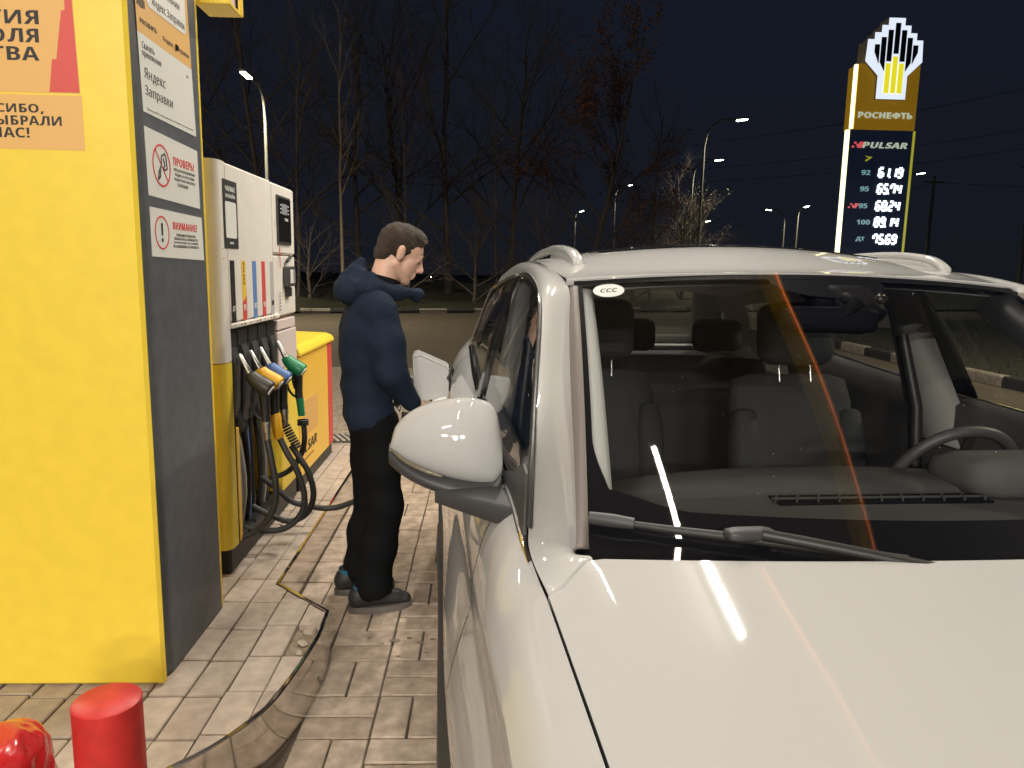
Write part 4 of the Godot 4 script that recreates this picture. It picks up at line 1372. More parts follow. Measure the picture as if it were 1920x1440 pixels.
func build_car() -> void:
	var c := thing("parked_car", "white car with roof rails parked beside the pump with its fuel flap open", "car", Vector3(1.02, 0, 0), deg_to_rad(3.3))
	var st := S()
	# bonnet
	var rows := []
	for i in 41:
		var row := PackedVector3Array()
		for j in 61:
			row.append(hood_at(j / 30.0 - 1.0, i / 40.0))
		rows.append(row)
	grid(st, rows, 1)
	# folded rear and side lips
	var hood := obj(c, "bonnet", st, M.car_white)
	hood.set_meta("label", "white bonnet with two crease lines")
	st = S()
	for s in [-1.0, 1.0]:
		var r2 := []
		for i in 41:
			var p := hood_at(s, i / 40.0)
			r2.append(PackedVector3Array([p, p + Vector3(-s * 0.006, -0.03, 0)]))
		grid(st, r2, 1)
	var r3 := []
	for j in 61:
		var p := hood_at(j / 30.0 - 1.0, 0.0)
		r3.append(PackedVector3Array([p, p + Vector3(0, -0.006, -0.008), p + Vector3(0, -0.03, -0.004)]))
	grid(st, r3, 1)
	obj(hood, "bonnet_lip", st, M.car_white)
	# dark channel below the bonnet gaps and the cowl
	st = S()
	for s in [-1.0, 1.0]:
		var r2 := []
		for i in 30:
			var z := lerpf(-1.42, 0.0, i / 29.0)
			r2.append(PackedVector3Array([Vector3(s * (tab(TOP_X, z) - 0.05), tab(TOP_Y, z) - 0.045, z), Vector3(s * (tab(TOP_X, z) + 0.01), tab(TOP_Y, z) - 0.03, z)]))
		grid(st, r2, 1)
	rows = []
	for j in 31:
		var s := j / 15.0 - 1.0
		rows.append(PackedVector3Array([Vector3(s * 0.80, 1.03, -1.12 - 0.12 * s * s), Vector3(s * 0.80, 1.035, -1.2 - 0.15 * s * s), Vector3(s * 0.79, 1.045, -1.26 - 0.15 * s * s)]))
	grid(st, rows, 2)
	obj(c, "cowl", st, M.black_plastic)
	# sides
	for s in [-1.0, 1.0]:
		body_panel(c, "front_wing", 0.1, -1.497, s)
		var fd := body_panel(c, "front_door", -1.503, -2.572, s)
		var rd := body_panel(c, "rear_door", -2.578, -3.40, s)
		var qp := body_panel(c, "rear_wing", -3.406, -4.5, s)
		# dark seam behind the door gaps
		st = S()
		for zz in [-1.5, -2.575, -3.403]:
			var sec := side_section(zz, s)
			var two := []
			for p in sec[0] + sec[1]:
				var q: Vector3 = p - Vector3(s * 0.012, 0.004, 0)
				two.append(PackedVector3Array([q + Vector3(0, 0, 0.012), q - Vector3(0, 0, 0.012)]))
			grid(st, two, 1)
		obj(c, "door_gap", st, M.frit)
		# cladding
		st = S()
		rows = []
		for i in 20:
			var z := lerpf(-1.30, -3.2, i / 19.0)
			var m := tab(MAX_X, z)
			rows.append(PackedVector3Array([Vector3(s * (m - 0.03), 0.49, z), Vector3(s * (m + 0.012), 0.46, z), Vector3(s * (m + 0.018), 0.36, z), Vector3(s * (m - 0.01), 0.25, z), Vector3(s * (m - 0.10), 0.22, z)]))
		grid(st, rows, 1)
		for wz in [-0.86, -3.62]:
			var arch := []
			for i in 25:
				var a := PI * i / 24.0
				var z: float = wz + cos(a) * 0.405
				var m := tab(MAX_X, z)
				arch.append(PackedVector3Array([Vector3(s * (m - 0.025), 0.36 + sin(a) * 0.43, wz + cos(a) * 0.43), Vector3(s * (m + 0.008), 0.36 + sin(a) * 0.425, wz + cos(a) * 0.425), Vector3(s * (m + 0.006), 0.36 + sin(a) * 0.385, wz + cos(a) * 0.385), Vector3(s * (m - 0.25), 0.36 + sin(a) * 0.38, wz + cos(a) * 0.38)]))
			grid(st, arch, 2)
		obj(c, "cladding", st, M.dark_plastic)
		# handles
		for hz in [-2.38, -3.22]:
			st = S()
			rbox(st, Transform3D(Basis.IDENTITY, Vector3(s * 0.998, 0.955, hz)), Vector3(0.035, 0.035, 0.2), 0.016)
			obj(fd if hz > -3.0 else rd, "handle", st, M.car_white)
		# side frame: pillar, door frames and cant rail in one painted band
		var outer := [Vector3(0.872, 1.095, -1.25), Vector3(0.866, 1.14, -1.264), Vector3(0.850, 1.236, -1.373), Vector3(0.812, 1.317, -1.64), Vector3(0.776, 1.446, -1.862), Vector3(0.757, 1.519, -2.03), Vector3(0.743, 1.56, -2.38), Vector3(0.740, 1.555, -2.76), Vector3(0.745, 1.536, -3.1), Vector3(0.76, 1.50, -3.46)]
		var inner := [Vector3(0.785, 1.068, -1.333), Vector3(0.764, 1.074, -1.362), Vector3(0.740, 1.172, -1.522), Vector3(0.714, 1.307, -1.738), Vector3(0.690, 1.432, -1.922), Vector3(0.670, 1.531, -2.07)]
		for z in [-2.3, -2.7, -3.1, -3.5]:
			inner.append(Vector3(tab(ROOF_X, z), tab(ROOF_Y, z), z))
		var oc := curve(outer, 60)
		var ic := curve(inner, 60)
		rows = []
		var liner := []
		for i in 61:
			var row := PackedVector3Array()
			var lrow := PackedVector3Array()
			for j in 9:
				var f := j / 8.0
				var p: Vector3 = oc[i].lerp(ic[i], f)
				p += Vector3(0.55, 0.6, 0.25).normalized() * 0.02 * sin(PI * f)
				row.append(mir(p, s))
				lrow.append(mir(p - Vector3(0.035, 0.03, 0.0), s))
			if i >= 5:
				rows.append(row)
			if i >= 30:
				liner.append(lrow)
		st = S()
		grid(st, rows, 1)
		obj(c, "side_frame", st, M.car_white)
		st = S()
		grid(st, liner, 1)
		obj(c, "pillar_trim", st, M.trim_grey)
		st = S()
		var atrim := []
		for i in 31:
			var t := lerpf(0.0, 1.0, i / 30.0)
			atrim.append(PackedVector3Array([shield(s * 0.992, t, -0.012), shield(s * 0.955, t, -0.020), shield(s * 0.925, t, -0.034), shield(s * 0.905, t, -0.06), shield(s * 0.90, t, -0.10)]))
		grid(st, atrim, 1)
		obj(c, "pillar_trim", st, M.headliner if s < 0 else M.black_plastic)
		# bridging panel between wing, windscreen pillar and belt
		st = S()
		rows = []
		for i in 11:
			var f := i / 10.0
			var sv := lerpf(0.888, 1.0, f)
			var e := hood_at(sv, 0.0) + Vector3(0, 0, -0.004)
			var bul := Vector3(0.55, 0.6, 0.25).normalized() * 0.02 * sin(PI * f)
			var g: Vector3 = ic[5].lerp(oc[5], f) + bul
			var g2: Vector3 = ic[9].lerp(oc[9], f) + bul
			var span := e.distance_to(g)
			var te := (hood_at(sv, 0.0) - hood_at(sv, 0.05)).normalized() * span
			var tg := (g2 - g).normalized() * span
			var row := PackedVector3Array([mir(e + Vector3(0, -0.02, 0), s)])
			for k in 9:
				var h := k / 8.0
				var h2 := h * h
				var h3 := h2 * h
				row.append(mir(e * (2 * h3 - 3 * h2 + 1) + te * (h3 - 2 * h2 + h) + g * (-2 * h3 + 3 * h2) + tg * (h3 - h2), s))
			row.append(mir(g.lerp(g2, 0.4) + Vector3(0.0008, 0.0006, 0.0004), s))
			rows.append(row)
		grid(st, rows, 1)
		obj(c, "pillar_base", st, M.car_white)
		# strip between painted pillar and glass
		st = S()
		rows = []
		for i in 31:
			var f := i / 30.0
			var a: Vector3 = cat(inner, lerpf(0.1, 5.0, f))
			var ft: float = (a.y - 1.072) / 0.481
			var g := shield(1.0, ft)
			var g2 := shield(0.985, ft, 0.003)
			rows.append(PackedVector3Array([mir(a + Vector3(0.004, -0.004, -0.004), s), mir(a.lerp(g, 0.5) + Vector3(0, 0.006, 0.008), s), mir(g2, s), mir(g2 + Vector3(0, -0.01, -0.01), s)]))
		grid(st, rows, 1)
		obj(c, "pillar_strip", st, M.taupe)
		# door glass
		var tops_f := [outer[1], outer[2], outer[3], outer[4], outer[5], outer[6], Vector3(0.740, 1.556, -2.66)]
		var tops_r := [Vector3(0.740, 1.554, -2.78), Vector3(0.745, 1.536, -3.1), Vector3(0.758, 1.503, -3.44), Vector3(0.795, 1.446, -3.53), Vector3(0.868, 1.225, -3.585)]
		for w in [["front", tops_f, -1.262, -2.48], ["rear", tops_r, -2.60, -3.588]]:
			rows = []
			var outline := []
			var tc := curve(w[1], 30)
			var bot := []
			for i in 31:
				var z := lerpf(w[2], w[3], i / 30.0)
				var b := Vector3(tab(TOP_X, z) - 0.004, tab(TOP_Y, z) + 0.006, z)
				bot.append(mir(b, s))
				var row := PackedVector3Array()
				for j in 7:
					var f := j / 6.0
					var p := b.lerp(tc[i], f) + Vector3(0.012, 0.004, 0) * sin(PI * f) - Vector3(0.008, 0, 0)
					row.append(mir(p, s))
				rows.append(row)
				outline.append(mir(tc[i], s))
			st = S()
			grid(st, rows, 1)
			var dn: MeshInstance3D = fd if w[0] == "front" else rd
			obj(dn, "window", st, M.side_glass)
			st = S()
			tube(st, outline, [0.006], 8)
			obj(dn, "window_seal", st, M.black_plastic)
			st = S()
			var o2 := []
			for k in range(14 if w[0] == "front" else 0, outline.size()):
				o2.append(outline[k] + Vector3(s * 0.004, 0.005, 0.0))
			tube(st, o2, [0.003], 8)
			var b2 := []
			for p in bot:
				b2.append(p + Vector3(s * 0.006, -0.004, 0))
			obj(dn, "chrome_strip", st, M.chrome)
			st = S()
			tube(st, b2, [0.007], 8)
			obj(dn, "chrome_strip", st, M.chrome)
		# black B pillar
		st = S()
		rows = []
		for j in 9:
			var f := j / 8.0
			var a := Vector3(tab(TOP_X, -2.47), tab(TOP_Y, -2.47), -2.47).lerp(Vector3(0.741, 1.556, -2.65), f)
			var b := Vector3(tab(TOP_X, -2.61), tab(TOP_Y, -2.61), -2.61).lerp(Vector3(0.741, 1.554, -2.79), f)
			var k := Vector3(0.014 * sin(PI * f), 0, 0)
			rows.append(PackedVector3Array([mir(a + k, s), mir(a.lerp(b, 0.5) + k + Vector3(0.004, 0, 0), s), mir(b + k, s)]))
		grid(st, rows, 1)
		obj(c, "centre_pillar", st, M.gloss_black)
		st = S()
		rows = []
		for j in 13:
			var f := j / 12.0
			var wd := lerpf(0.17, 0.07, f)
			var ctr := Vector3(0.80, 0.98, -2.56).lerp(Vector3(0.695, 1.53, -2.74), f)
			rows.append(PackedVector3Array([mir(ctr + Vector3(0.05, 0, wd), s), mir(ctr + Vector3(0.0, 0, wd * 0.8), s), mir(ctr + Vector3(-0.012, 0, 0), s), mir(ctr + Vector3(0, 0, -wd * 0.8), s), mir(ctr + Vector3(0.05, 0, -wd), s)]))
		grid(st, rows, 1)
		obj(c, "pillar_trim", st, M.trim_grey)
		# seat belt on the pillar
		st = S()
		tube(st, [mir(Vector3(0.70, 1.36, -2.66), s), mir(Vector3(0.735, 1.1, -2.585), s), mir(Vector3(0.755, 0.7, -2.56), s)], [0.022], 6)
		obj(c, "seat_belt", st, M.black_plastic)
		# rear side: pillars round the quarter window
		st = S()
		rows = []
		var pane := []
		var lin2 := []
		for i in 25:
			var f := i / 24.0
			var zb := lerpf(-3.60, -4.42, f)
			var zt := lerpf(-3.50, -4.28, f)
			var b := Vector3(tab(TOP_X, zb), tab(TOP_Y, zb), zb)
			var t := Vector3(tab(ROOF_X, zt), tab(ROOF_Y, zt), zt)
			var row := PackedVector3Array()
			for j in 13:
				var g := j / 12.0
				row.append(mir(b.lerp(t, g) + Vector3(0.022, 0.01, 0) * sin(PI * g), s))
			rows.append(row)
		# cells with the window left out
		for i in 24:
			for j in 12:
				var hole: bool = i >= 5 and i < 19 and j >= 1 and j < 8
				if hole:
					continue
				st.set_smooth_group(1)
				quad(st, rows[i][j], rows[i + 1][j], rows[i + 1][j + 1], rows[i][j + 1])
		var rear_side := obj(c, "rear_pillar", st, M.car_white)
		st = S()
		st.set_smooth_group(1)
		for i in 24:
			for j in 12:
				if i >= 6 and i < 18 and j >= 2 and j < 8:
					continue
				var k := Vector3(s * 0.03, 0.01, 0)
				quad(st, rows[i][j] - k, rows[i][j + 1] - k, rows[i + 1][j + 1] - k, rows[i + 1][j] - k)
		obj(c, "pillar_trim", st, M.trim_grey)
		st = S()
		for i in range(5, 20):
			var row := PackedVector3Array()
			for j in range(1, 9):
				row.append(rows[i][j] - Vector3(s * 0.004, 0, 0))
			pane.append(row)
		grid(st, pane, 1)
		obj(rear_side, "quarter_window", st, M.side_glass)
		# roof rail
		var rail := []
		for k in [[-2.30, -0.004], [-2.34, 0.014], [-2.42, 0.026], [-2.6, 0.029], [-2.85, 0.028], [-3.2, 0.026], [-3.55, 0.022], [-3.75, 0.012], [-3.88, -0.004]]:
			var rp := roof_at(0.87, k[0])
			rail.append(Vector3(rp.x, rp.y + k[1], k[0]))
		var rc := curve(rail, 60)
		rows = []
		for i in rc.size():
			var row := PackedVector3Array()
			var e := minf(1.0, minf(i, rc.size() - 1 - i) / 3.0)
			for k in 12:
				var a := TAU * k / 12
				var ca := signf(cos(a)) * pow(absf(cos(a)), 0.7)
				var sa := signf(sin(a)) * pow(absf(sin(a)), 0.7)
				row.append(mir(rc[i] + Vector3(ca * 0.018, sa * 0.013, 0) * (0.35 + 0.65 * e), s))
			rows.append(row)
		st = S()
		grid(st, rows, 1, true)
		# feet of the rail, and the web that closes it to the roof at both ends
		for e in [[-2.31, -2.72], [-3.25, -3.87]]:
			var foot := []
			for i in 9:
				var z := lerpf(e[0], e[1], i / 8.0)
				var fi := clampf((z - rc[0].z) / (rc[-1].z - rc[0].z), 0, 1)
				var best: Vector3 = rc[0]
				for q in rc:
					if absf(q.z - z) < absf(best.z - z):
						best = q
				var y0 := roof_at(0.87, z).y - 0.012
				foot.append(PackedVector3Array([mir(Vector3(best.x + 0.016, y0, z), s), mir(Vector3(best.x + 0.014, best.y, z), s), mir(Vector3(best.x - 0.014, best.y, z), s), mir(Vector3(best.x - 0.016, y0, z), s)]))
			grid(st, foot, 3, true)
		obj(c, "roof_rail", st, M.car_white)
		# inner door card
		st = S()
		rows = []
		for i in 24:
			var z := lerpf(-1.4, -3.7, i / 23.0)
			var tx := tab(TOP_X, z)
			var ty := tab(TOP_Y, z)
			rows.append(PackedVector3Array([Vector3(s * (tx - 0.012), ty + 0.002, z), Vector3(s * (tx - 0.05), ty + 0.006, z), Vector3(s * (tx - 0.085), ty - 0.02, z), Vector3(s * (tx - 0.10), ty - 0.1, z), Vector3(s * (tx - 0.06), ty - 0.3, z), Vector3(s * (tx - 0.08), 0.35, z)]))
		grid(st, rows, 1)
		obj(c, "door_card", st, M.dash_light)
		# wheels
		for wz in [-0.86, -3.62]:
			var w := S()
			var wx := Transform3D(Basis(Vector3(0, 0, 1), -PI / 2 * s), Vector3(s * 0.86, 0.36, wz))
			lathe(w, [[0.22, -0.1], [0.335, -0.1, 1], [0.352, -0.08, 1], [0.358, 0.0, 1], [0.352, 0.085, 1], [0.33, 0.112, 1], [0.245, 0.115, 1], [0.235, 0.09]], 40, wx)
			var wheel := obj(c, "wheel", w, M.rubber)
			w = S()
			lathe(w, [[0.24, 0.11], [0.225, 0.115, 1], [0.21, 0.06, 1], [0.0, 0.05]], 40, wx)
			for k in 5:
				var a := TAU * k / 5
				box(w, wx * (Vector3(cos(a), 0, sin(a)) * 0.115 + Vector3(0, 0.085, 0)), Vector3(0.2, 0.03, 0.055), 0.008, wx.basis * Basis(Vector3.UP, -a))
			obj(wheel, "rim", w, M.alloy)
	# roof
	st = S()
	rows = []
	for i in 46:
		var f := i / 45.0
		var row := PackedVector3Array()
		for j in 41:
			var s := j / 20.0 - 1.0
			row.append(roof_at(s, lerpf(-2.05 - 0.05 * s * s, -4.2, f)))
		rows.append(row)
	grid(st, rows, 1)
	var front := []
	for j in 41:
		var p: Vector3 = rows[0][j]
		front.append(PackedVector3Array([p, p + Vector3(0, -0.006, 0.004), p + Vector3(0, -0.02, -0.004)]))
	grid(st, front, 2)
	obj(c, "roof", st, M.car_white)
	st = S()
	rows = []
	for i in 31:
		var row := PackedVector3Array()
		for j in 25:
			var s := (j / 12.0 - 1.0) * 0.70
			row.append(roof_at(s, lerpf(-2.50 - 0.04 * s * s, -3.65, i / 30.0)) + Vector3(0, 0.004, 0))
		rows.append(row)
	shell(st, rows, Vector3(0, -0.006, 0))
	obj(c, "sunroof", st, M.gloss_black)
	st = S()
	rows = []
	for i in 31:
		var row := PackedVector3Array()
		for j in 25:
			var s := (j / 12.0 - 1.0) * 0.97
			row.append(roof_at(s, lerpf(-2.10, -4.15, i / 30.0)) + Vector3(0, -0.04, 0))
		rows.append(row)
	grid(st, rows, 1)
	obj(c, "headliner", st, M.headliner)
	# windscreen with its black border behind the glass
	st = S()
	rows = []
	for i in 25:
		var row := PackedVector3Array()
		for j in 41:
			row.append(shield(j / 20.0 - 1.0, lerpf(-0.06, 1.0, i / 24.0)))
		rows.append(row)
	grid(st, rows, 1)
	var ws := obj(c, "windscreen", st, M.glass)
	st = S()
	for sg in [-1.0, 1.0]:
		rows = []
		for i in 41:
			var t := lerpf(-0.06, 1.0, i / 40.0)
			var e := 0.965 - 0.055 * smoothstep(0.30, 0.06, t)
			rows.append(PackedVector3Array([shield(sg * 0.998, t, -0.004), shield(sg * lerpf(e, 0.998, 0.5), t, -0.004), shield(sg * e, t, -0.004)]))
		grid(st, rows, 1)
	rows = []
	var top_band := []
	for j in 61:
		var sx := (j / 30.0 - 1.0) * 0.995
		var e := 0.105 + 0.05 * smoothstep(0.72, 0.97, absf(sx))
		rows.append(PackedVector3Array([shield(sx, -0.06, -0.0046), shield(sx, lerpf(-0.06, e, 0.5), -0.0046), shield(sx, e, -0.0046)]))
		top_band.append(PackedVector3Array([shield(sx, 0.972 - 0.012 * smoothstep(0.85, 0.97, absf(sx)), -0.0052), shield(sx, 1.0, -0.0052)]))
	grid(st, rows, 2)
	grid(st, top_band, 3)
	rows = []
	for i in 13:
		var t := lerpf(0.87, 0.985, i / 12.0)
		var hw := 0.20 * sqrt(clampf((t - 0.87) / 0.07, 0, 1)) + 0.05
		var row := PackedVector3Array()
		for j in 9:
			row.append(shield(0.06 + (j / 4.0 - 1.0) * hw, t, -0.0058))
		rows.append(row)
	grid(st, rows, 4)
	obj(ws, "black_border", st, M.frit)
	# specks of dust and splashes on the glass
	st = S()
	var dr := RandomNumberGenerator.new()
	dr.seed = 17
	for i in 46:
		var q := shield(dr.randf_range(-0.9, 0.9), dr.randf_range(0.12, 0.9), 0.0012)
		var sz := dr.randf_range(0.0004, 0.0009) * (1.8 if i % 15 == 0 else 1.0)
		box(st, q, Vector3(sz, sz * 1.3, sz), 0.0, Basis(Vector3.RIGHT, -0.9))
	var dust := obj(ws, "dust", st, M.sticker)
	dust.set_meta("kind", "stuff")
	# certification sticker inside the top corner
	var sp := shield(-0.862, 0.925, -0.002)
	var ex := (shield(-0.80, 0.925) - shield(-0.90, 0.925)).normalized()
	var ey := (shield(-0.862, 0.97) - shield(-0.862, 0.9)).normalized()
	var sb := Basis(ex, ey, ex.cross(ey))
	st = S()
	var ov := PackedVector2Array()
	for k in 28:
		ov.append(Vector2(cos(TAU * k / 28) * 0.042, sin(TAU * k / 28) * 0.034))
	prism(st, ov, 0.0006, Transform3D(sb, sp))
	var stk := obj(ws, "round_sticker", st, M.sticker)
	letters(stk, "CCC", 0.045, 0.02, M.ink, Transform3D(sb, sp + sb.z * 0.0007), 0.0003, true, 0.2)
	# rear end
	st = S()
	rows = []
	for j in 31:
		var s := j / 15.0 - 1.0
		var e := roof_at(s, -4.2)
		rows.append([e, Vector3(s * 0.62, 1.48, -4.30 - 0.0), Vector3(s * 0.70, 1.2, -4.47), Vector3(s * 0.72, 1.1, -4.52), Vector3(s * 0.80, 0.8, -4.56 + 0.06 * s * s), Vector3(s * 0.85, 0.4, -4.58 + 0.08 * s * s), Vector3(s * 0.8, 0.25, -4.5)])
	st.set_smooth_group(1)
	var tr := S()
	tr.set_smooth_group(1)
	for j in 30:
		for k in 6:
			if k == 1 and j >= 4 and j < 26:
				continue
			quad(st, rows[j][k], rows[j + 1][k], rows[j + 1][k + 1], rows[j][k + 1])
			if k < 3:
				var d := Vector3(0, -0.01, 0.035)
				quad(tr, rows[j][k] + d, rows[j][k + 1] + d, rows[j + 1][k + 1] + d, rows[j + 1][k] + d)
	var tail := obj(c, "tailgate", st, M.car_white)
	obj(c, "tailgate_trim", tr, M.trim_grey)
	st = S()
	var pr := []
	for j in range(4, 27):
		pr.append(PackedVector3Array([rows[j][1], rows[j][2]]))
	grid(st, pr, 1)
	obj(tail, "rear_window", st, M.glass)
	# nose below the bonnet (out of the frame)
	st = S()
	rows = []
	for j in 31:
		var s := j / 15.0 - 1.0
		var e := hood_at(s, 1.0)
		rows.append(PackedVector3Array([e, e + Vector3(s * 0.03, -0.08, 0.05), Vector3(s * 0.82, 0.55, 0.24 - 0.25 * s * s), Vector3(s * 0.84, 0.3, 0.22 - 0.25 * s * s), Vector3(s * 0.8, 0.2, 0.1 - 0.2 * s * s)]))
	grid(st, rows, 1)
	obj(c, "front_bumper", st, M.car_white)
	# underbody
	boxes(c, "underbody", M.black_plastic, Vector3(0, 0.27, -2.2), Vector3(1.5, 0.1, 4.3), 0.02)
	boxes(c, "bulkhead", M.black_plastic, Vector3(0, 0.65, -1.33), Vector3(1.6, 0.7, 0.04), 0.01)
	car_inside(c)
	car_mirror(c, -1.0)
	car_mirror(c, 1.0)
	car_filler(c)
	# wiper on the passenger side
	var pts := [shield(-0.985, 0.052, 0.018), shield(-0.8, 0.04, 0.02), shield(-0.62, 0.03, 0.022), shield(-0.42, 0.016, 0.02), shield(-0.27, 0.002, 0.018)]
	st = S()
	tube(st, curve(pts, 24), [0.005, 0.008, 0.0095, 0.0095, 0.0095], 8)
	var rs := S()
	tube(rs, [pts[0], shield(-0.93, 0.049, 0.02), shield(-0.88, 0.046, 0.021)], [0.0125, 0.0135, 0.011], 8)
	var wip := obj(c, "wiper", st, M.rubber)
	obj(wip, "blade_tip", rs, M.dark_plastic)
	st = S()
	var wm := shield(-0.62, 0.036, 0.03)
	rbox(st, Transform3D(Basis(Vector3.UP, 0.17) * Basis(Vector3.FORWARD, 0.05), wm), Vector3(0.095, 0.022, 0.034), 0.009)
	obj(wip, "connector", st, M.dark_plastic)
	st = S()
	tube(st, [wm + Vector3(0.02, 0.0, 0.006), shield(-0.5, 0.026, 0.028), shield(-0.36, 0.006, 0.026), shield(-0.22, -0.015, 0.02)], [0.012, 0.0115, 0.011, 0.011], 8)
	obj(wip, "arm", st, M.black_plastic)

func car_inside(c: Node3D) -> void:
	var st := S()
	# dashboard
	var prof := [[-1.36, 1.03], [-1.45, 1.038], [-1.58, 1.042], [-1.72, 1.043], [-1.775, 1.038], [-1.785, 1.046], [-1.86, 1.053], [-1.94, 1.056], [-1.985, 1.046], [-2.005, 1.01], [-1.995, 0.9], [-1.93, 0.7], [-1.8, 0.5]]
	var rows := []
	for j in 41:
		var x := (j / 20.0 - 1.0) * 0.81
		var row := PackedVector3Array()
		for i in prof.size():
			var f := float(i) / (prof.size() - 1)
			var dz := lerpf(-0.20, 0.30, clampf(f * 1.8, 0, 1)) * x * x
			row.append(Vector3(x, prof[i][1] - 0.02 * x * x, prof[i][0] + dz))
		rows.append(row)
	grid(st, rows, 1)
	var dash := obj(c, "dashboard", st, M.dash)
	# defroster grille
	boxes(dash, "grille_tray", M.frit, Vector3(0.045, 1.044, -1.685), Vector3(0.54, 0.006, 0.066), 0.002)
	for i in 11:
		boxes(dash, "grille_slat", M.dash, Vector3(-0.22 + i * 0.053, 1.048, -1.685), Vector3(0.005, 0.007, 0.06), 0.001, Basis(Vector3.UP, -0.5))
	boxes(dash, "grille_slat", M.dash, Vector3(0.045, 1.048, -1.685), Vector3(0.55, 0.007, 0.006), 0.001)
	boxes(dash, "grille_tray", M.frit, Vector3(0.52, 1.036, -1.66), Vector3(0.26, 0.006, 0.07), 0.002, Basis(Vector3.UP, 0.1))
	# instrument hood
	st = S()
	rbox(st, Transform3D(Basis(Vector3.RIGHT, -0.12), Vector3(0.50, 1.07, -1.80)), Vector3(0.40, 0.11, 0.24), 0.05, 8)
	obj(dash, "instrument_hood", st, M.dash_light)
	# steering wheel
	var wx := Transform3D(Basis(Vector3.RIGHT, -PI / 2 + 0.42), Vector3(0.44, 0.995, -1.98))
	st = S()
	var circ := []
	for k in 49:
		var a := TAU * k / 48
		circ.append(wx * Vector3(cos(a) * 0.182, 0, sin(a) * 0.182))
	tube(st, circ, [0.0165], 12, false)
	var sw := obj(c, "steering_wheel", st, M.dark_plastic)
	st = S()
	rbox(st, Transform3D(wx.basis, wx * Vector3(0, 0.01, 0)), Vector3(0.16, 0.05, 0.13), 0.024, 6)
	for a in [0.0, PI, PI / 2]:
		box(st, wx * Vector3(cos(a) * 0.12, 0.0, -sin(a) * -0.12), Vector3(0.11, 0.016, 0.03), 0.004, wx.basis * Basis(Vector3.UP, -a))
	obj(sw, "hub", st, M.black_plastic)
	# seats
	for d in [[-0.39, -2.97, "front"], [0.385, -2.83, "front"]]:
		var b := Basis(Vector3.RIGHT, -0.30)
		var at := Vector3(d[0], 0.86, d[1] + 0.02)
		st = S()
		rbox(st, Transform3D(b, at), Vector3(0.50, 0.66, 0.15), 0.07, 8)
		for s in [-1, 1]:
			rbox(st, Transform3D(b, at + Vector3(s * 0.215, -0.05, 0.06)), Vector3(0.11, 0.5, 0.14), 0.05, 6)
		var seat := obj(c, "seat_back", st, M.seat_cloth)
		st = S()
		var hp := Vector3(d[0], 1.345, d[1] - 0.03)
		rbox(st, Transform3D(Basis(Vector3.RIGHT, -0.15), hp), Vector3(0.31, 0.25, 0.12), 0.06, 8)
		obj(seat, "headrest", st, M.seat_cloth)
		st = S()
		for s in [-1, 1]:
			tube(st, [hp + Vector3(s * 0.065, -0.08, 0), hp + Vector3(s * 0.065, -0.19, 0.03)], [0.0065], 8)
		obj(seat, "headrest_post", st, M.chrome)
		st = S()
		rbox(st, Transform3D(Basis(Vector3.RIGHT, 0.12), Vector3(d[0], 0.53, d[1] + 0.32)), Vector3(0.52, 0.16, 0.52), 0.06, 6)
		obj(c, "seat_cushion", st, M.seat_cloth)
	st = S()
	rbox(st, Transform3D(Basis(Vector3.RIGHT, -0.32), Vector3(0, 0.84, -3.68)), Vector3(1.34, 0.64, 0.18), 0.07, 8)
	var bench := obj(c, "rear_bench", st, M.seat_cloth)
	for x in [-0.55, -0.04, 0.42]:
		st = S()
		var hp := Vector3(x, 1.255 - (0.03 if x == 0.0 else 0.0), -3.79)
		rbox(st, Transform3D(Basis(Vector3.RIGHT, -0.15), hp), Vector3(0.26, 0.17, 0.1), 0.05, 8)
		obj(bench, "headrest", st, M.seat_cloth)
	boxes(c, "load_cover", M.dash, Vector3(0, 1.10, -4.15), Vector3(1.36, 0.02, 0.6), 0.006)
	# rear-view mirror and camera pod
	st = S()
	rbox(st, Transform3D(Basis(Vector3.UP, -0.25), Vector3(0.0, 1.462, -1.915)), Vector3(0.245, 0.07, 0.045), 0.022, 8)
	var rv := obj(c, "inner_mirror", st, M.frit)
	st = S()
	tube(st, [Vector3(0.03, 1.47, -1.90), Vector3(0.055, 1.505, -1.885), shield(0.08, 0.86, -0.012)], [0.016, 0.02, 0.026], 12)
	obj(rv, "mirror_stem", st, M.frit)
	st = S()
	rbox(st, Transform3D(Basis(Vector3.RIGHT, 0.5), Vector3(0.085, 1.505, -1.95)), Vector3(0.13, 0.05, 0.14), 0.022, 8)
	rbox(st, Transform3D(Basis(Vector3.RIGHT, 0.45), Vector3(0.085, 1.532, -2.02)), Vector3(0.22, 0.05, 0.16), 0.024, 8)
	obj(rv, "camera_pod", st, M.frit)
	st = S()
	lathe(st, [[0.0, 0.012], [0.012, 0.01], [0.014, 0.0]], 14, Transform3D(Basis(Vector3.RIGHT, 1.2), Vector3(0.105, 1.52, -1.862)))
	obj(rv, "lens", st, M.gloss_black)
	boxes(c, "parcel_trim", M.trim_grey, Vector3(0, 1.13, -4.42), Vector3(1.2, 0.03, 0.06), 0.008)

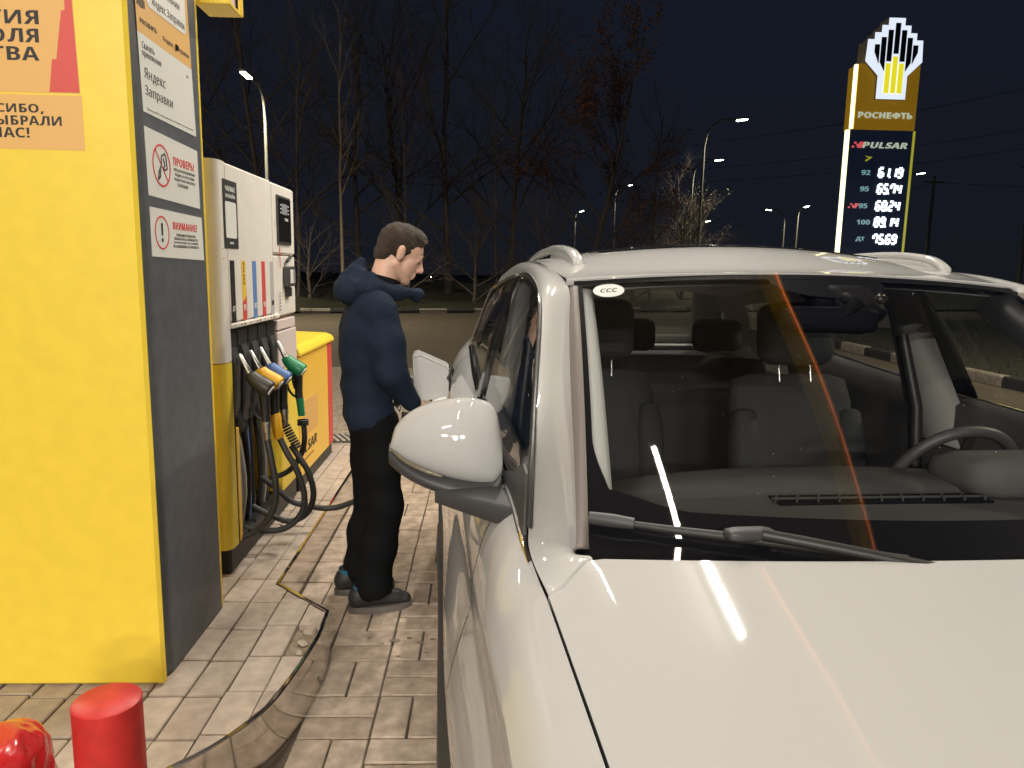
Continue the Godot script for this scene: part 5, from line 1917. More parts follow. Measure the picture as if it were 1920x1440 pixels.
func car_mirror(c: Node3D, s: float) -> void:
	var TOPS := [[0.0, 0.0], [0.05, 0.042], [0.25, 0.087], [0.58, 0.112], [0.82, 0.109], [0.94, 0.088], [1.0, 0.03]]
	var BOT := [[0.0, -0.008], [0.15, -0.032], [0.45, -0.056], [0.92, -0.072], [1.0, -0.05]]
	var rows := []
	var low := []
	var us := []
	for i in 37:
		us.append(0.5 - 0.5 * cos(PI * i / 36.0))
	for u in us:
		var x: float = lerpf(1.128, 0.887, u)
		var t: float = tab(TOPS, u)
		var b: float = tab(BOT, u)
		var d: float = 0.068 * pow(clampf(sin(PI * (0.06 + 0.88 * u)), 0, 1), 0.45)
		if u == 0.0 or u == 1.0:
			d = 0.012
		var row := PackedVector3Array()
		var cy := (t + b) / 2
		for k in 28:
			var a := TAU * k / 28
			var ca := signf(cos(a)) * pow(absf(cos(a)), 0.72)
			var sa := signf(sin(a)) * pow(absf(sin(a)), 0.8)
			row.append(Vector3(x * s, 1.194 + cy + sa * (t - b) / 2, -1.60 + ca * d * (1.0 - 0.45 * pow(maxf(sa + 0.12, 0.0) / 1.12, 1.4)) - 0.05 * (1.0 - u) * (1.0 - u)))
		rows.append(row)
		var r2 := PackedVector3Array()
		for k in 16:
			var a := TAU * k / 16
			var y2: float = b - 0.012 + sin(a) * (0.022 + 0.006 * u)
			r2.append(Vector3(x * s * 1.002, 1.194 + y2, -1.602 + cos(a) * d * 0.97 - 0.05 * (1.0 - u) * (1.0 - u)))
		low.append(r2)
	var st := S()
	grid(st, rows, 1, true)
	for e in [0, rows.size() - 1]:
		for k in range(1, 27):
			tri(st, rows[e][0], rows[e][k], rows[e][k + 1])
	var m := obj(c, "side_mirror", st, M.car_white)
	st = S()
	grid(st, low, 1, true)
	obj(m, "lower_shell", st, M.dark_plastic)
	# turn signal strip along the lower front edge
	st = S()
	var path := []
	for i in 13:
		var u := lerpf(0.015, 0.48, i / 12.0)
		var d := 0.068 * pow(sin(PI * (0.06 + 0.88 * u)), 0.45)
		path.append(Vector3(lerpf(1.131, 0.887, u) * s, 1.194 + tab(BOT, u) + 0.014, -1.60 + d * 0.965 - 0.05 * (1 - u) * (1 - u)))
	tube(st, path, [0.002, 0.004, 0.0045, 0.0048, 0.005, 0.005, 0.004, 0.002], 8)
	obj(m, "turn_signal", st, M.lamp_amber)
	# arm to the door
	st = S()
	var arm := []
	for i in 13:
		var f := i / 12.0
		var p := Vector3(1.03, 1.105, -1.60).lerp(Vector3(0.872, 1.098, -1.49), f)
		var hh := lerpf(0.018, 0.028, f)
		var dd := lerpf(0.045, 0.075, f)
		var row := PackedVector3Array()
		for k in 16:
			var a := TAU * k / 16
			var ca := signf(cos(a)) * pow(absf(cos(a)), 0.5)
			var sa := signf(sin(a)) * pow(absf(sin(a)), 0.5)
			row.append(Vector3(p.x * s, p.y + sa * hh, p.z + ca * dd))
		arm.append(row)
	grid(st, arm, 1, true)
	obj(m, "mirror_arm", st, M.dark_plastic)
	st = S()
	rows = []
	for i in 7:
		var f := i / 6.0
		var zb := lerpf(-1.30, -1.60, f)
		var bt := Vector3(tab(TOP_X, zb) + 0.004, tab(TOP_Y, zb), zb)
		var tp: Vector3 = Vector3(0.872, 1.125, -1.268).lerp(Vector3(0.853, 1.225, -1.40), minf(f * 1.6, 1.0)).lerp(bt + Vector3(0, 0.02, 0), maxf(f - 0.6, 0) / 0.4)
		rows.append(PackedVector3Array([mir(bt, s), mir(tp + Vector3(0.004, 0, 0), s)]))
	shell(st, rows, Vector3(-0.006 * s, 0, 0))
	obj(m, "sail_panel", st, M.dark_plastic)
	st = S()
	rbox(st, Transform3D(Basis.IDENTITY, Vector3(1.01 * s, 1.205, -1.668)), Vector3(0.19, 0.12, 0.006), 0.003, 4)
	obj(m, "mirror_glass", st, M.chrome)

func car_filler(c: Node3D) -> void:
	# open fuel flap and the filler behind it on the near rear wing
	var st := S()
	lathe(st, [[0.085, 0.0], [0.085, -0.05, 1], [0.0, -0.05]], 24, Transform3D(Basis(Vector3(0, 0, 1), PI / 2), Vector3(-0.968, 1.03, -3.46)))
	obj(c, "filler_recess", st, M.frit)
	var b := Basis(Vector3.UP, 0.22)
	var hinge := Vector3(-0.985, 1.09, -3.36)
	st = S()
	var poly := PackedVector2Array([Vector2(0, -0.085), Vector2(0.0, 0.06), Vector2(-0.012, 0.072), Vector2(-0.135, 0.128), Vector2(-0.155, 0.122), Vector2(-0.163, 0.10), Vector2(-0.158, -0.08), Vector2(-0.14, -0.1), Vector2(-0.02, -0.1)])
	prism(st, poly, 0.010, Transform3D(b, hinge))
	var flap := obj(c, "fuel_flap", st, M.car_white)
	st = S()
	var rim := []
	for i in 4:
		rim.append(b * Vector3([0.0, -0.012, -0.13, -0.158][i], [0.040, 0.052, 0.106, 0.098][i], 0.013) + hinge)
	tube(st, rim, [0.004], 6)
	obj(flap, "flap_fold", st, M.car_white)
	st = S()
	tube(st, [hinge + Vector3(0.012, 0.05, -0.01), hinge + Vector3(0.0, 0.0, 0.004), hinge + Vector3(0.012, -0.06, -0.01)], [0.011], 8)
	obj(flap, "flap_hinge", st, M.black_plastic)
	# cap hanging from its strap
	st = S()
	lathe(st, [[0.0, 0.02], [0.03, 0.02], [0.036, 0.012, 1], [0.036, -0.02, 1], [0.0, -0.02]], 20, Transform3D(Basis(Vector3(0, 0, 1), 0.3), Vector3(-1.02, 0.985, -3.30)))
	var cap := obj(c, "fuel_cap", st, M.sticker)
	st = S()
	tube(st, curve([Vector3(-1.02, 0.985, -3.30), Vector3(-1.06, 0.99, -3.33), Vector3(-1.09, 1.0, -3.38), Vector3(-1.0, 1.02, -3.42)], 10), [0.004], 6)
	obj(cap, "strap", st, M.rubber)

# ---------- smooth bodies: joined tapered capsules, meshed as surface nets ----------
func nets(prims: Array, cell: float, k: float, cuts: Array = [], wrinkle := 0.0, wfreq := 9.0) -> SurfaceTool:
	var lo := Vector3.ONE * 1e9
	var hi := -lo
	for p in prims:
		if p[0] == 0:
			lo = lo.min(p[1] - Vector3.ONE * p[3]).min(p[2] - Vector3.ONE * p[4])
			hi = hi.max(p[1] + Vector3.ONE * p[3]).max(p[2] + Vector3.ONE * p[4])
		else:
			var m: float = maxf(p[2].x, maxf(p[2].y, p[2].z))
			lo = lo.min(p[1] - Vector3.ONE * m)
			hi = hi.max(p[1] + Vector3.ONE * m)
	var pad := 3.0 * cell + 1.0 / k
	lo -= Vector3.ONE * pad
	hi += Vector3.ONE * pad
	var nx := int((hi.x - lo.x) / cell) + 2
	var ny := int((hi.y - lo.y) / cell) + 2
	var nz := int((hi.z - lo.z) / cell) + 2
	var F := PackedFloat32Array()
	F.resize(nx * ny * nz)
	var reach := 3.5 / k + 2.0 * cell
	for p in prims:
		var bl: Vector3
		var bh: Vector3
		if p[0] == 0:
			bl = (p[1] - Vector3.ONE * p[3]).min(p[2] - Vector3.ONE * p[4])
			bh = (p[1] + Vector3.ONE * p[3]).max(p[2] + Vector3.ONE * p[4])
		else:
			var m: float = maxf(p[2].x, maxf(p[2].y, p[2].z))
			bl = p[1] - Vector3.ONE * m
			bh = p[1] + Vector3.ONE * m
		var i0 := maxi(0, int((bl.x - reach - lo.x) / cell))
		var j0 := maxi(0, int((bl.y - reach - lo.y) / cell))
		var k0 := maxi(0, int((bl.z - reach - lo.z) / cell))
		var i1 := mini(nx - 1, int((bh.x + reach - lo.x) / cell) + 1)
		var j1 := mini(ny - 1, int((bh.y + reach - lo.y) / cell) + 1)
		var k1 := mini(nz - 1, int((bh.z + reach - lo.z) / cell) + 1)
		var a: Vector3 = p[1]
		if p[0] == 0:
			var ab: Vector3 = p[2] - a
			var l2 := maxf(ab.length_squared(), 1e-9)
			var ra: float = p[3]
			var rd: float = p[4] - ra
			for kk in range(k0, k1 + 1):
				for jj in range(j0, j1 + 1):
					var base := (kk * ny + jj) * nx
					for ii in range(i0, i1 + 1):
						var q := Vector3(lo.x + ii * cell, lo.y + jj * cell, lo.z + kk * cell) - a
						var t := clampf(q.dot(ab) / l2, 0.0, 1.0)
						var d := (q - ab * t).length() - ra - rd * t
						if d < reach:
							F[base + ii] += exp(-k * d)
		else:
			var r: Vector3 = p[2]
			for kk in range(k0, k1 + 1):
				for jj in range(j0, j1 + 1):
					var base := (kk * ny + jj) * nx
					for ii in range(i0, i1 + 1):
						var q := Vector3(lo.x + ii * cell, lo.y + jj * cell, lo.z + kk * cell) - a
						var q1 := q / r
						var l1 := q1.length()
						var l2 := maxf((q1 / r).length(), 1e-6)
						var d := l1 * (l1 - 1.0) / l2
						if d < reach:
							F[base + ii] += exp(-k * d)
	var noise := FastNoiseLite.new()
	noise.seed = 13
	noise.frequency = wfreq
	noise.fractal_octaves = 2
	for kk in nz:
		for jj in ny:
			var base := (kk * ny + jj) * nx
			for ii in nx:
				var v := F[base + ii]
				var d := 1.0 if v <= 1e-12 else -log(v) / k
				if d < reach:
					var q := Vector3(lo.x + ii * cell, lo.y + jj * cell, lo.z + kk * cell)
					if wrinkle > 0.0:
						d += noise.get_noise_3d(q.x * 0.8, q.y * 1.5 + q.x * 0.6, q.z * 0.8) * wrinkle
						var rg := 1.0 - absf(noise.get_noise_3d(q.x * 1.1 + q.y * 0.9 + 7.0, q.y * 1.7 - q.x * 0.5, q.z * 1.0 + 3.0))
						d -= pow(rg, 7.0) * wrinkle * 0.45
					for c in cuts:
						d = maxf(d, (q - c[0]).dot(c[1]))
				F[base + ii] = d
	var ids := PackedInt32Array()
	ids.resize(nx * ny * nz)
	ids.fill(-1)
	var verts := PackedVector3Array()
	var co := [0, 1, nx, nx + 1, nx * ny, nx * ny + 1, nx * ny + nx, nx * ny + nx + 1]
	var ed := [[0, 1], [2, 3], [4, 5], [6, 7], [0, 2], [1, 3], [4, 6], [5, 7], [0, 4], [1, 5], [2, 6], [3, 7]]
	for kk in nz - 1:
		for jj in ny - 1:
			for ii in nx - 1:
				var b := (kk * ny + jj) * nx + ii
				var f0 := F[b]
				if f0 > 3.0 * cell or f0 < -3.0 * cell:
					continue
				var neg := 0
				for c in co:
					if F[b + c] < 0.0:
						neg += 1
				if neg == 0 or neg == 8:
					continue
				var acc := Vector3.ZERO
				var n := 0
				for e in ed:
					var fa := F[b + co[e[0]]]
					var fb := F[b + co[e[1]]]
					if (fa < 0.0) != (fb < 0.0):
						var t := fa / (fa - fb)
						var pa := Vector3(e[0] & 1, (e[0] >> 1) & 1, e[0] >> 2)
						var pb := Vector3(e[1] & 1, (e[1] >> 1) & 1, e[1] >> 2)
						acc += pa.lerp(pb, t)
						n += 1
				ids[b] = verts.size()
				verts.append(lo + (Vector3(ii, jj, kk) + acc / n) * cell)
	var st := S()
	st.set_smooth_group(1)
	var sx := 1
	var sy := nx
	var sz := nx * ny
	for kk in range(1, nz - 1):
		for jj in range(1, ny - 1):
			for ii in range(1, nx - 1):
				var b := (kk * ny + jj) * nx + ii
				var f0 := F[b]
				if f0 > 3.0 * cell or f0 < -3.0 * cell:
					continue
				for ax in 3:
					var st1: int = [sx, sy, sz][ax]
					var u: int = [sy, sz, sx][ax]
					var w: int = [sz, sx, sy][ax]
					var f1 := F[b + st1]
					if (f0 < 0.0) == (f1 < 0.0):
						continue
					var q0 := ids[b]
					var q1 := ids[b - u]
					var q2 := ids[b - u - w]
					var q3 := ids[b - w]
					if q0 < 0 or q1 < 0 or q2 < 0 or q3 < 0:
						continue
					if f0 < 0.0:
						quad(st, verts[q0], verts[q3], verts[q2], verts[q1])
					else:
						quad(st, verts[q0], verts[q1], verts[q2], verts[q3])
	return st

func cap(a: Vector3, b: Vector3, ra: float, rb: float) -> Array:
	return [0, a, b, ra, rb]

func ell(c: Vector3, r: Vector3) -> Array:
	return [1, c, r]

func hand_prims(xf: Transform3D, thumb: float, curl: float) -> Array:
	var out := []
	for z in [-0.03, -0.0105, 0.0095, 0.029]:
		out.append(cap(xf * Vector3(0.01, 0, z * 0.7), xf * Vector3(0.085 - absf(z - 0.005) * 0.25, 0, z), 0.0135, 0.0118))
	var len := [0.030, 0.037, 0.040, 0.036]
	for i in 4:
		var z: float = [-0.033, -0.011, 0.0105, 0.031][i]
		var p := Vector3(0.086 - absf(z - 0.005) * 0.25, 0, z)
		var ang := 0.0
		var r := 0.0096
		for j in 3:
			ang += [0.55, 0.95, 0.7][j] * curl
			var q: Vector3 = p + Vector3(cos(ang), -sin(ang), 0) * len[i] * [1.15, 0.8, 0.62][j]
			out.append(cap(xf * p, xf * q, r, r - 0.0009))
			r -= 0.0009
			p = q
	var t := [Vector3(0.015, -0.004, 0.025 * thumb), Vector3(0.045, -0.018, 0.05 * thumb), Vector3(0.072, -0.034, 0.048 * thumb), Vector3(0.088, -0.05, 0.034 * thumb)]
	for j in 3:
		out.append(cap(xf * t[j], xf * t[j + 1], 0.0135 - j * 0.0015, 0.012 - j * 0.0015))
	return out

func build_person() -> void:
	var p := thing("person", "person in a navy hooded jacket and black trousers refuelling the car, head bowed", "person", Vector3(-0.50, 0.012, -3.33), 0.28)
	# jacket: trunk and sleeves in one surface
	var pr := [
		cap(Vector3(-0.02, 0.90, -0.07), Vector3(-0.02, 0.90, 0.07), 0.108, 0.108),
		cap(Vector3(-0.03, 1.03, -0.065), Vector3(-0.03, 1.03, 0.065), 0.102, 0.102),
		cap(Vector3(-0.035, 1.17, -0.075), Vector3(-0.035, 1.17, 0.075), 0.106, 0.106),
		cap(Vector3(-0.035, 1.28, -0.085), Vector3(-0.035, 1.28, 0.085), 0.100, 0.100),
		cap(Vector3(-0.02, 1.37, -0.11), Vector3(-0.02, 1.37, 0.11), 0.072, 0.072),
		cap(Vector3(-0.005, 1.405, -0.15), Vector3(-0.005, 1.405, 0.15), 0.045, 0.045),
		cap(Vector3(0.01, 1.41, 0), Vector3(0.03, 1.45, 0), 0.065, 0.055)]
	for s in [1.0, -1.0]:
		var sh := Vector3(0.02, 1.375, s * 0.172)
		var el := Vector3(0.055, 1.115, s * 0.215)
		var wr := Vector3(0.15, 0.975, s * 0.150)
		pr.append(cap(sh, sh.lerp(el, 0.5) + Vector3(0.004, 0, 0), 0.062, 0.058))
		pr.append(cap(sh.lerp(el, 0.5) + Vector3(0.004, 0, 0), el, 0.058, 0.054))
		pr.append(cap(el, wr, 0.052, 0.043))
	var st := nets(pr, 0.0095, 40.0, [[Vector3(0, 0.845, 0), Vector3(-0.03, -1, 0).normalized()]], 0.006, 4.0)
	var jacket := obj(p, "jacket", st, M.jacket)
	# hood folded on the shoulders, stand-up collar
	pr = [
		cap(Vector3(-0.105, 1.455, -0.055), Vector3(-0.105, 1.455, 0.055), 0.055, 0.055),
		cap(Vector3(-0.10, 1.47, 0.045), Vector3(-0.02, 1.47, 0.125), 0.052, 0.04),
		cap(Vector3(-0.10, 1.47, -0.045), Vector3(-0.02, 1.47, -0.125), 0.052, 0.04),
		cap(Vector3(-0.02, 1.47, 0.125), Vector3(0.10, 1.455, 0.105), 0.04, 0.027),
		cap(Vector3(-0.02, 1.47, -0.125), Vector3(0.10, 1.455, -0.105), 0.04, 0.027),
		cap(Vector3(0.10, 1.455, 0.105), Vector3(0.205, 1.45, 0.045), 0.026, 0.012),
		cap(Vector3(0.10, 1.455, -0.105), Vector3(0.205, 1.45, -0.045), 0.026, 0.012),
		cap(Vector3(0.17, 1.45, 0.06), Vector3(0.205, 1.462, 0.035), 0.014, 0.010), cap(Vector3(0.19, 1.43, 0.05), Vector3(0.215, 1.44, 0.03), 0.014, 0.010),
		cap(Vector3(-0.095, 1.50, 0), Vector3(-0.06, 1.545, 0), 0.05, 0.034),
		cap(Vector3(-0.06, 1.545, 0), Vector3(-0.042, 1.588, 0.0), 0.034, 0.014),
		cap(Vector3(-0.07, 1.53, -0.03), Vector3(-0.01, 1.53, -0.075), 0.03, 0.018),
		cap(Vector3(-0.07, 1.53, 0.03), Vector3(-0.01, 1.52, 0.085), 0.03, 0.018)]
	st = nets(pr, 0.007, 95.0, [], 0.008, 7.0)
	obj(p, "hood", st, M.jacket)
	# trousers
	pr = [
		cap(Vector3(-0.015, 0.88, -0.06), Vector3(-0.015, 0.88, 0.06), 0.098, 0.098)]
	for s in [1.0, -1.0]:
		var dx := 0.0 if s > 0 else -0.035
		var hip := Vector3(0.0, 0.86, s * 0.08)
		var knee := Vector3(0.035 + dx, 0.50, s * 0.10)
		var ank := Vector3(-0.025 + dx, 0.12, s * 0.105)
		pr.append(cap(hip, hip.lerp(knee, 0.5), 0.092, 0.085))
		pr.append(cap(hip.lerp(knee, 0.5), knee, 0.085, 0.074))
		pr.append(cap(knee, knee.lerp(ank, 0.5), 0.074, 0.07))
		pr.append(cap(knee.lerp(ank, 0.5), ank, 0.074, 0.074))
		pr.append(cap(ank + Vector3(0.02, 0.02, 0), ank + Vector3(0.03, -0.03, 0), 0.055, 0.06))
	st = nets(pr, 0.012, 48.0, [[Vector3(0, 0.078, 0), Vector3(0.22, -1, 0).normalized()]], 0.008, 3.5)
	obj(p, "trousers", st, M.trousers)
	# shoes
	for s in [1.0, -1.0]:
		var dx := 0.0 if s > 0 else -0.045
		var f := Vector3(-0.02 + dx, 0, s * 0.105)
		pr = [cap(f + Vector3(-0.075, 0.065, 0), f + Vector3(-0.02, 0.075, 0), 0.042, 0.042), cap(f + Vector3(-0.02, 0.07, 0), f + Vector3(0.10, 0.05, 0), 0.042, 0.034), cap(f + Vector3(0.09, 0.048, -0.012), f + Vector3(0.145, 0.042, 0.008), 0.032, 0.026), cap(f + Vector3(-0.06, 0.09, 0), f + Vector3(-0.04, 0.105, 0), 0.044, 0.042), cap(f + Vector3(0.02, 0.085, 0), f + Vector3(-0.01, 0.108, 0), 0.03, 0.03)]
		st = nets(pr, 0.008, 110.0, [[f + Vector3(0, 0.026, 0), Vector3(0, -1, 0)]])
		var shoe := obj(p, "shoe", st, M.shoe)
		st = S()
		var sole := PackedVector2Array()
		for k in 36:
			var a := TAU * k / 36
			var x := cos(a) * 0.146 + 0.028
			var wv := 0.044 + 0.006 * cos(a * 1.0) - 0.004 * cos(2 * a)
			sole.append(Vector2(f.x + x, f.z + signf(sin(a)) * pow(absf(sin(a)), 0.75) * wv))
		var xy := Transform3D(Basis(Vector3(1, 0, 0), Vector3(0, 0, 1), Vector3(0, 1, 0)), Vector3(0, -0.004, 0))
		prism(st, sole, 0.034, xy)
		obj(shoe, "sole", st, M.shoe_sole)
		st = S()
		for k in 4:
			tube(st, [f + Vector3(0.02 + k * 0.018, 0.108 - k * 0.008, -0.026), f + Vector3(0.025 + k * 0.018, 0.116 - k * 0.0085, 0), f + Vector3(0.02 + k * 0.018, 0.108 - k * 0.008, 0.026)], [0.0035], 6)
		obj(shoe, "lace", st, M.black_plastic)
		st = S()
		lathe(st, [[0.046, -0.02], [0.044, 0.02]], 18, Transform3D(Basis.IDENTITY, f + Vector3(-0.05, 0.11, 0)))
		obj(p, "sock", st, M.sock)
	# head and neck
	var hb := Basis(Vector3(0, 0, 1), -0.40)
	var hx := Transform3D(hb, Vector3(0.128, 1.628, 0))
	var inv := hx.affine_inverse()
	pr = [
		ell(Vector3(-0.012, 0.034, 0), Vector3(0.097, 0.09, 0.075)), ell(Vector3(0.034, 0.03, 0), Vector3(0.06, 0.068, 0.064)),
		ell(Vector3(0.042, -0.04, 0), Vector3(0.05, 0.072, 0.056)),
		cap(Vector3(-0.008, -0.055, 0.05), Vector3(0.058, -0.102, 0.02), 0.02, 0.017), cap(Vector3(-0.008, -0.055, -0.05), Vector3(0.058, -0.102, -0.02), 0.02, 0.017),
		cap(Vector3(0.068, -0.106, -0.008), Vector3(0.068, -0.106, 0.008), 0.019, 0.019),
		cap(Vector3(0.085, 0.02, -0.03), Vector3(0.085, 0.02, 0.03), 0.0125, 0.0125),
		cap(Vector3(0.094, 0.008, 0), Vector3(0.117, -0.036, 0), 0.0085, 0.0115), cap(Vector3(0.103, -0.041, -0.009), Vector3(0.103, -0.041, 0.009), 0.0095, 0.0095),
		cap(Vector3(0.092, -0.066, -0.013), Vector3(0.092, -0.066, 0.013), 0.0085, 0.0085), cap(Vector3(0.088, -0.08, -0.011), Vector3(0.088, -0.08, 0.011), 0.009, 0.009),
		ell(Vector3(0.079, -0.001, 0.031), Vector3(0.013, 0.012, 0.015)), ell(Vector3(0.079, -0.001, -0.031), Vector3(0.013, 0.012, 0.015)),
		ell(Vector3(0.052, -0.022, 0.042), Vector3(0.025, 0.02, 0.018)), ell(Vector3(0.052, -0.022, -0.042), Vector3(0.025, 0.02, 0.018)),
		ell(Vector3(-0.008, -0.008, 0.079), Vector3(0.017, 0.032, 0.010)), ell(Vector3(-0.008, -0.008, -0.079), Vector3(0.017, 0.032, 0.010)),
		ell(Vector3(-0.012, 0.012, 0.085), Vector3(0.012, 0.016, 0.007)), ell(Vector3(-0.012, 0.012, -0.085), Vector3(0.012, 0.016, 0.007)),
		cap(Vector3(-0.035, -0.03, 0), inv * Vector3(0.03, 1.43, 0), 0.058, 0.066)]
	st = nets(pr, 0.005, 230.0)
	var head := obj(p, "head", st, M.skin, hx)
	pr = [ell(Vector3(-0.016, 0.038, 0), Vector3(0.1, 0.094, 0.0805)), ell(Vector3(0.02, 0.075, 0), Vector3(0.082, 0.058, 0.062)), ell(Vector3(-0.06, -0.025, 0), Vector3(0.05, 0.06, 0.06))]
	st = nets(pr, 0.0045, 230.0, [[Vector3(0.072, 0.055, 0), Vector3(0.80, -0.6, 0).normalized()], [Vector3(0.012, -0.012, 0), Vector3(0.72, -0.69, 0).normalized()], [Vector3(-0.05, -0.058, 0), Vector3(0.2, -0.98, 0).normalized()]], 0.004, 26.0)
	obj(head, "hair", st, M.hair, Transform3D.IDENTITY)
	st = S()
	for s in [-1, 1]:
		tube(st, [Vector3(0.094, 0.026, s * 0.014), Vector3(0.093, 0.031, s * 0.03), Vector3(0.08, 0.027, s * 0.046)], [0.003, 0.0045, 0.002], 6)
	obj(head, "eyebrow", st, M.hair)
	st = S()
	for s in [-1, 1]:
		tube(st, [Vector3(0.0925, -0.006, s * 0.02), Vector3(0.0935, -0.009, s * 0.031), Vector3(0.087, -0.007, s * 0.043)], [0.0012, 0.002, 0.0012], 6)
	obj(head, "eyelash", st, M.hair)
	# dark inner collar
	st = S()
	lathe(st, [[0.078, 0.0], [0.072, 0.05], [0.066, 0.052], [0.068, 0.0]], 28, Transform3D(Basis(Vector3(0, 0, 1), -0.25), Vector3(0.035, 1.475, 0)))
	obj(p, "inner_collar", st, M.trousers)
	# patterned shirt in the open front
	var n := 128
	var im := Image.create(n, n, false, Image.FORMAT_RGB8)
	for y in n:
		for x in n:
			var cx := x / 16
			var cy := y / 16
			var u := x % 16
			var v := y % 16
			var on: bool = (cx + cy) % 2 == 0
			if not on and (u + v) % 16 < 6:
				on = cx % 2 == 0
			im.set_pixel(x, y, Color(0.05, 0.05, 0.05) if on else Color(0.8, 0.78, 0.74))
	var sm := mat("check_shirt", Color.WHITE, 0.9)
	sm.albedo_texture = ImageTexture.create_from_image(im)
	tri_map(sm, 9.0, false)
	var rows := []
	for i in 13:
		var y := lerpf(0.92, 1.42, i / 12.0)
		var row := PackedVector3Array()
		for j in 9:
			var z := (j / 8.0 - 0.5) * 0.15
			var x := tab([[0.9, 0.122], [1.02, 0.122], [1.2, 0.128], [1.33, 0.118], [1.42, 0.098]], y)
			row.append(Vector3(x - z * z * 1.2, y, z))
		rows.append(row)
	st = S()
	shell(st, rows, Vector3(-0.01, 0, 0))
	obj(p, "shirt", st, sm)
	# hands closed on the nozzle
	for s in [1.0, -1.0]:
		var fwd := Vector3(0.62, -0.25, -0.72 * s).normalized()
		var up := Vector3(0.25, 0.95, 0.0)
		up = (up - fwd * up.dot(fwd)).normalized()
		var hxf := Transform3D(Basis(fwd, up, fwd.cross(up)), Vector3(0.165, 0.962, s * 0.14))
		st = nets(hand_prims(hxf, -s, 0.95), 0.0042, 330.0)
		obj(p, "hand", st, M.skin)
	# the nozzle in use and its hose
	var nn := nozzle("fuel_nozzle", "red grade fuel nozzle in the person's hands, its spout in the car's filler", M.nozzle_black, Vector3.ZERO)
	var turn := Basis(Vector3.UP, 0.06) * Basis(Vector3(0, 0, 1), -1.02) * Basis(Vector3(-1, 0, 0), Vector3(0, 1, 0), Vector3(0, 0, -1))
	nn.transform = Transform3D(turn, Vector3(-0.165, 1.035, -3.395) - turn * Vector3(-1.075, 1.184, 0))
	var g: Vector3 = nn.transform * Vector3(-0.969, 0.885, 0)
	var path := [g, g + (nn.basis * Vector3(0, -1, 0)) * 0.06, Vector3(-0.47, 0.86, -3.56), Vector3(-0.545, 0.62, -3.66), Vector3(-0.60, 0.42, -3.70), Vector3(-0.71, 0.349, -3.72), Vector3(-0.80, 0.33, -3.72), Vector3(-0.89, 0.34, -3.72), Vector3(-0.985, 0.367, -3.72), Vector3(-1.056, 0.433, -3.72), Vector3(-1.14, 0.5, -3.72)]
	st = S()
	var ninv := nn.transform.affine_inverse()
	var lp := []
	for q in curve(path, 60):
		lp.append(ninv * q)
	tube(st, lp, [0.0148], 12)
	obj(nn, "hose", st, M.rubber)

# ---------- the lit price sign ----------
const SEG := {"0": "abcdef", "1": "bc", "2": "abged", "3": "abgcd", "4": "fgbc", "5": "afgcd", "6": "afgedc", "7": "fabc", "8": "abcdefg", "9": "abcdfg"}

func seven(parent: Node, digit: String, x: float, y: float, w: float, h: float, z: float) -> void:
	var st := S()
	var t := 0.068
	var sl := 0.10
	for ch in SEG[digit]:
		var a: Array = {"a": [0.0, h, w, h], "b": [w, h, w, h / 2], "c": [w, h / 2, w, 0.0], "d": [0.0, 0.0, w, 0.0], "e": [0.0, h / 2, 0.0, 0.0], "f": [0.0, h, 0.0, h / 2], "g": [0.0, h / 2, w, h / 2]}[ch]
		var p := Vector3(a[0] + a[1] * sl, a[1], 0)
		var q := Vector3(a[2] + a[3] * sl, a[3], 0)
		var d := (q - p)
		box(st, (p + q) / 2, Vector3(d.length() - 0.02, t, 0.02), 0.004, Basis(Vector3(0, 0, 1), atan2(d.y, d.x)))
	obj(parent, "lit_digit", st, M.sign_digit_light, Transform3D(Basis.IDENTITY, Vector3(x, y, z)))

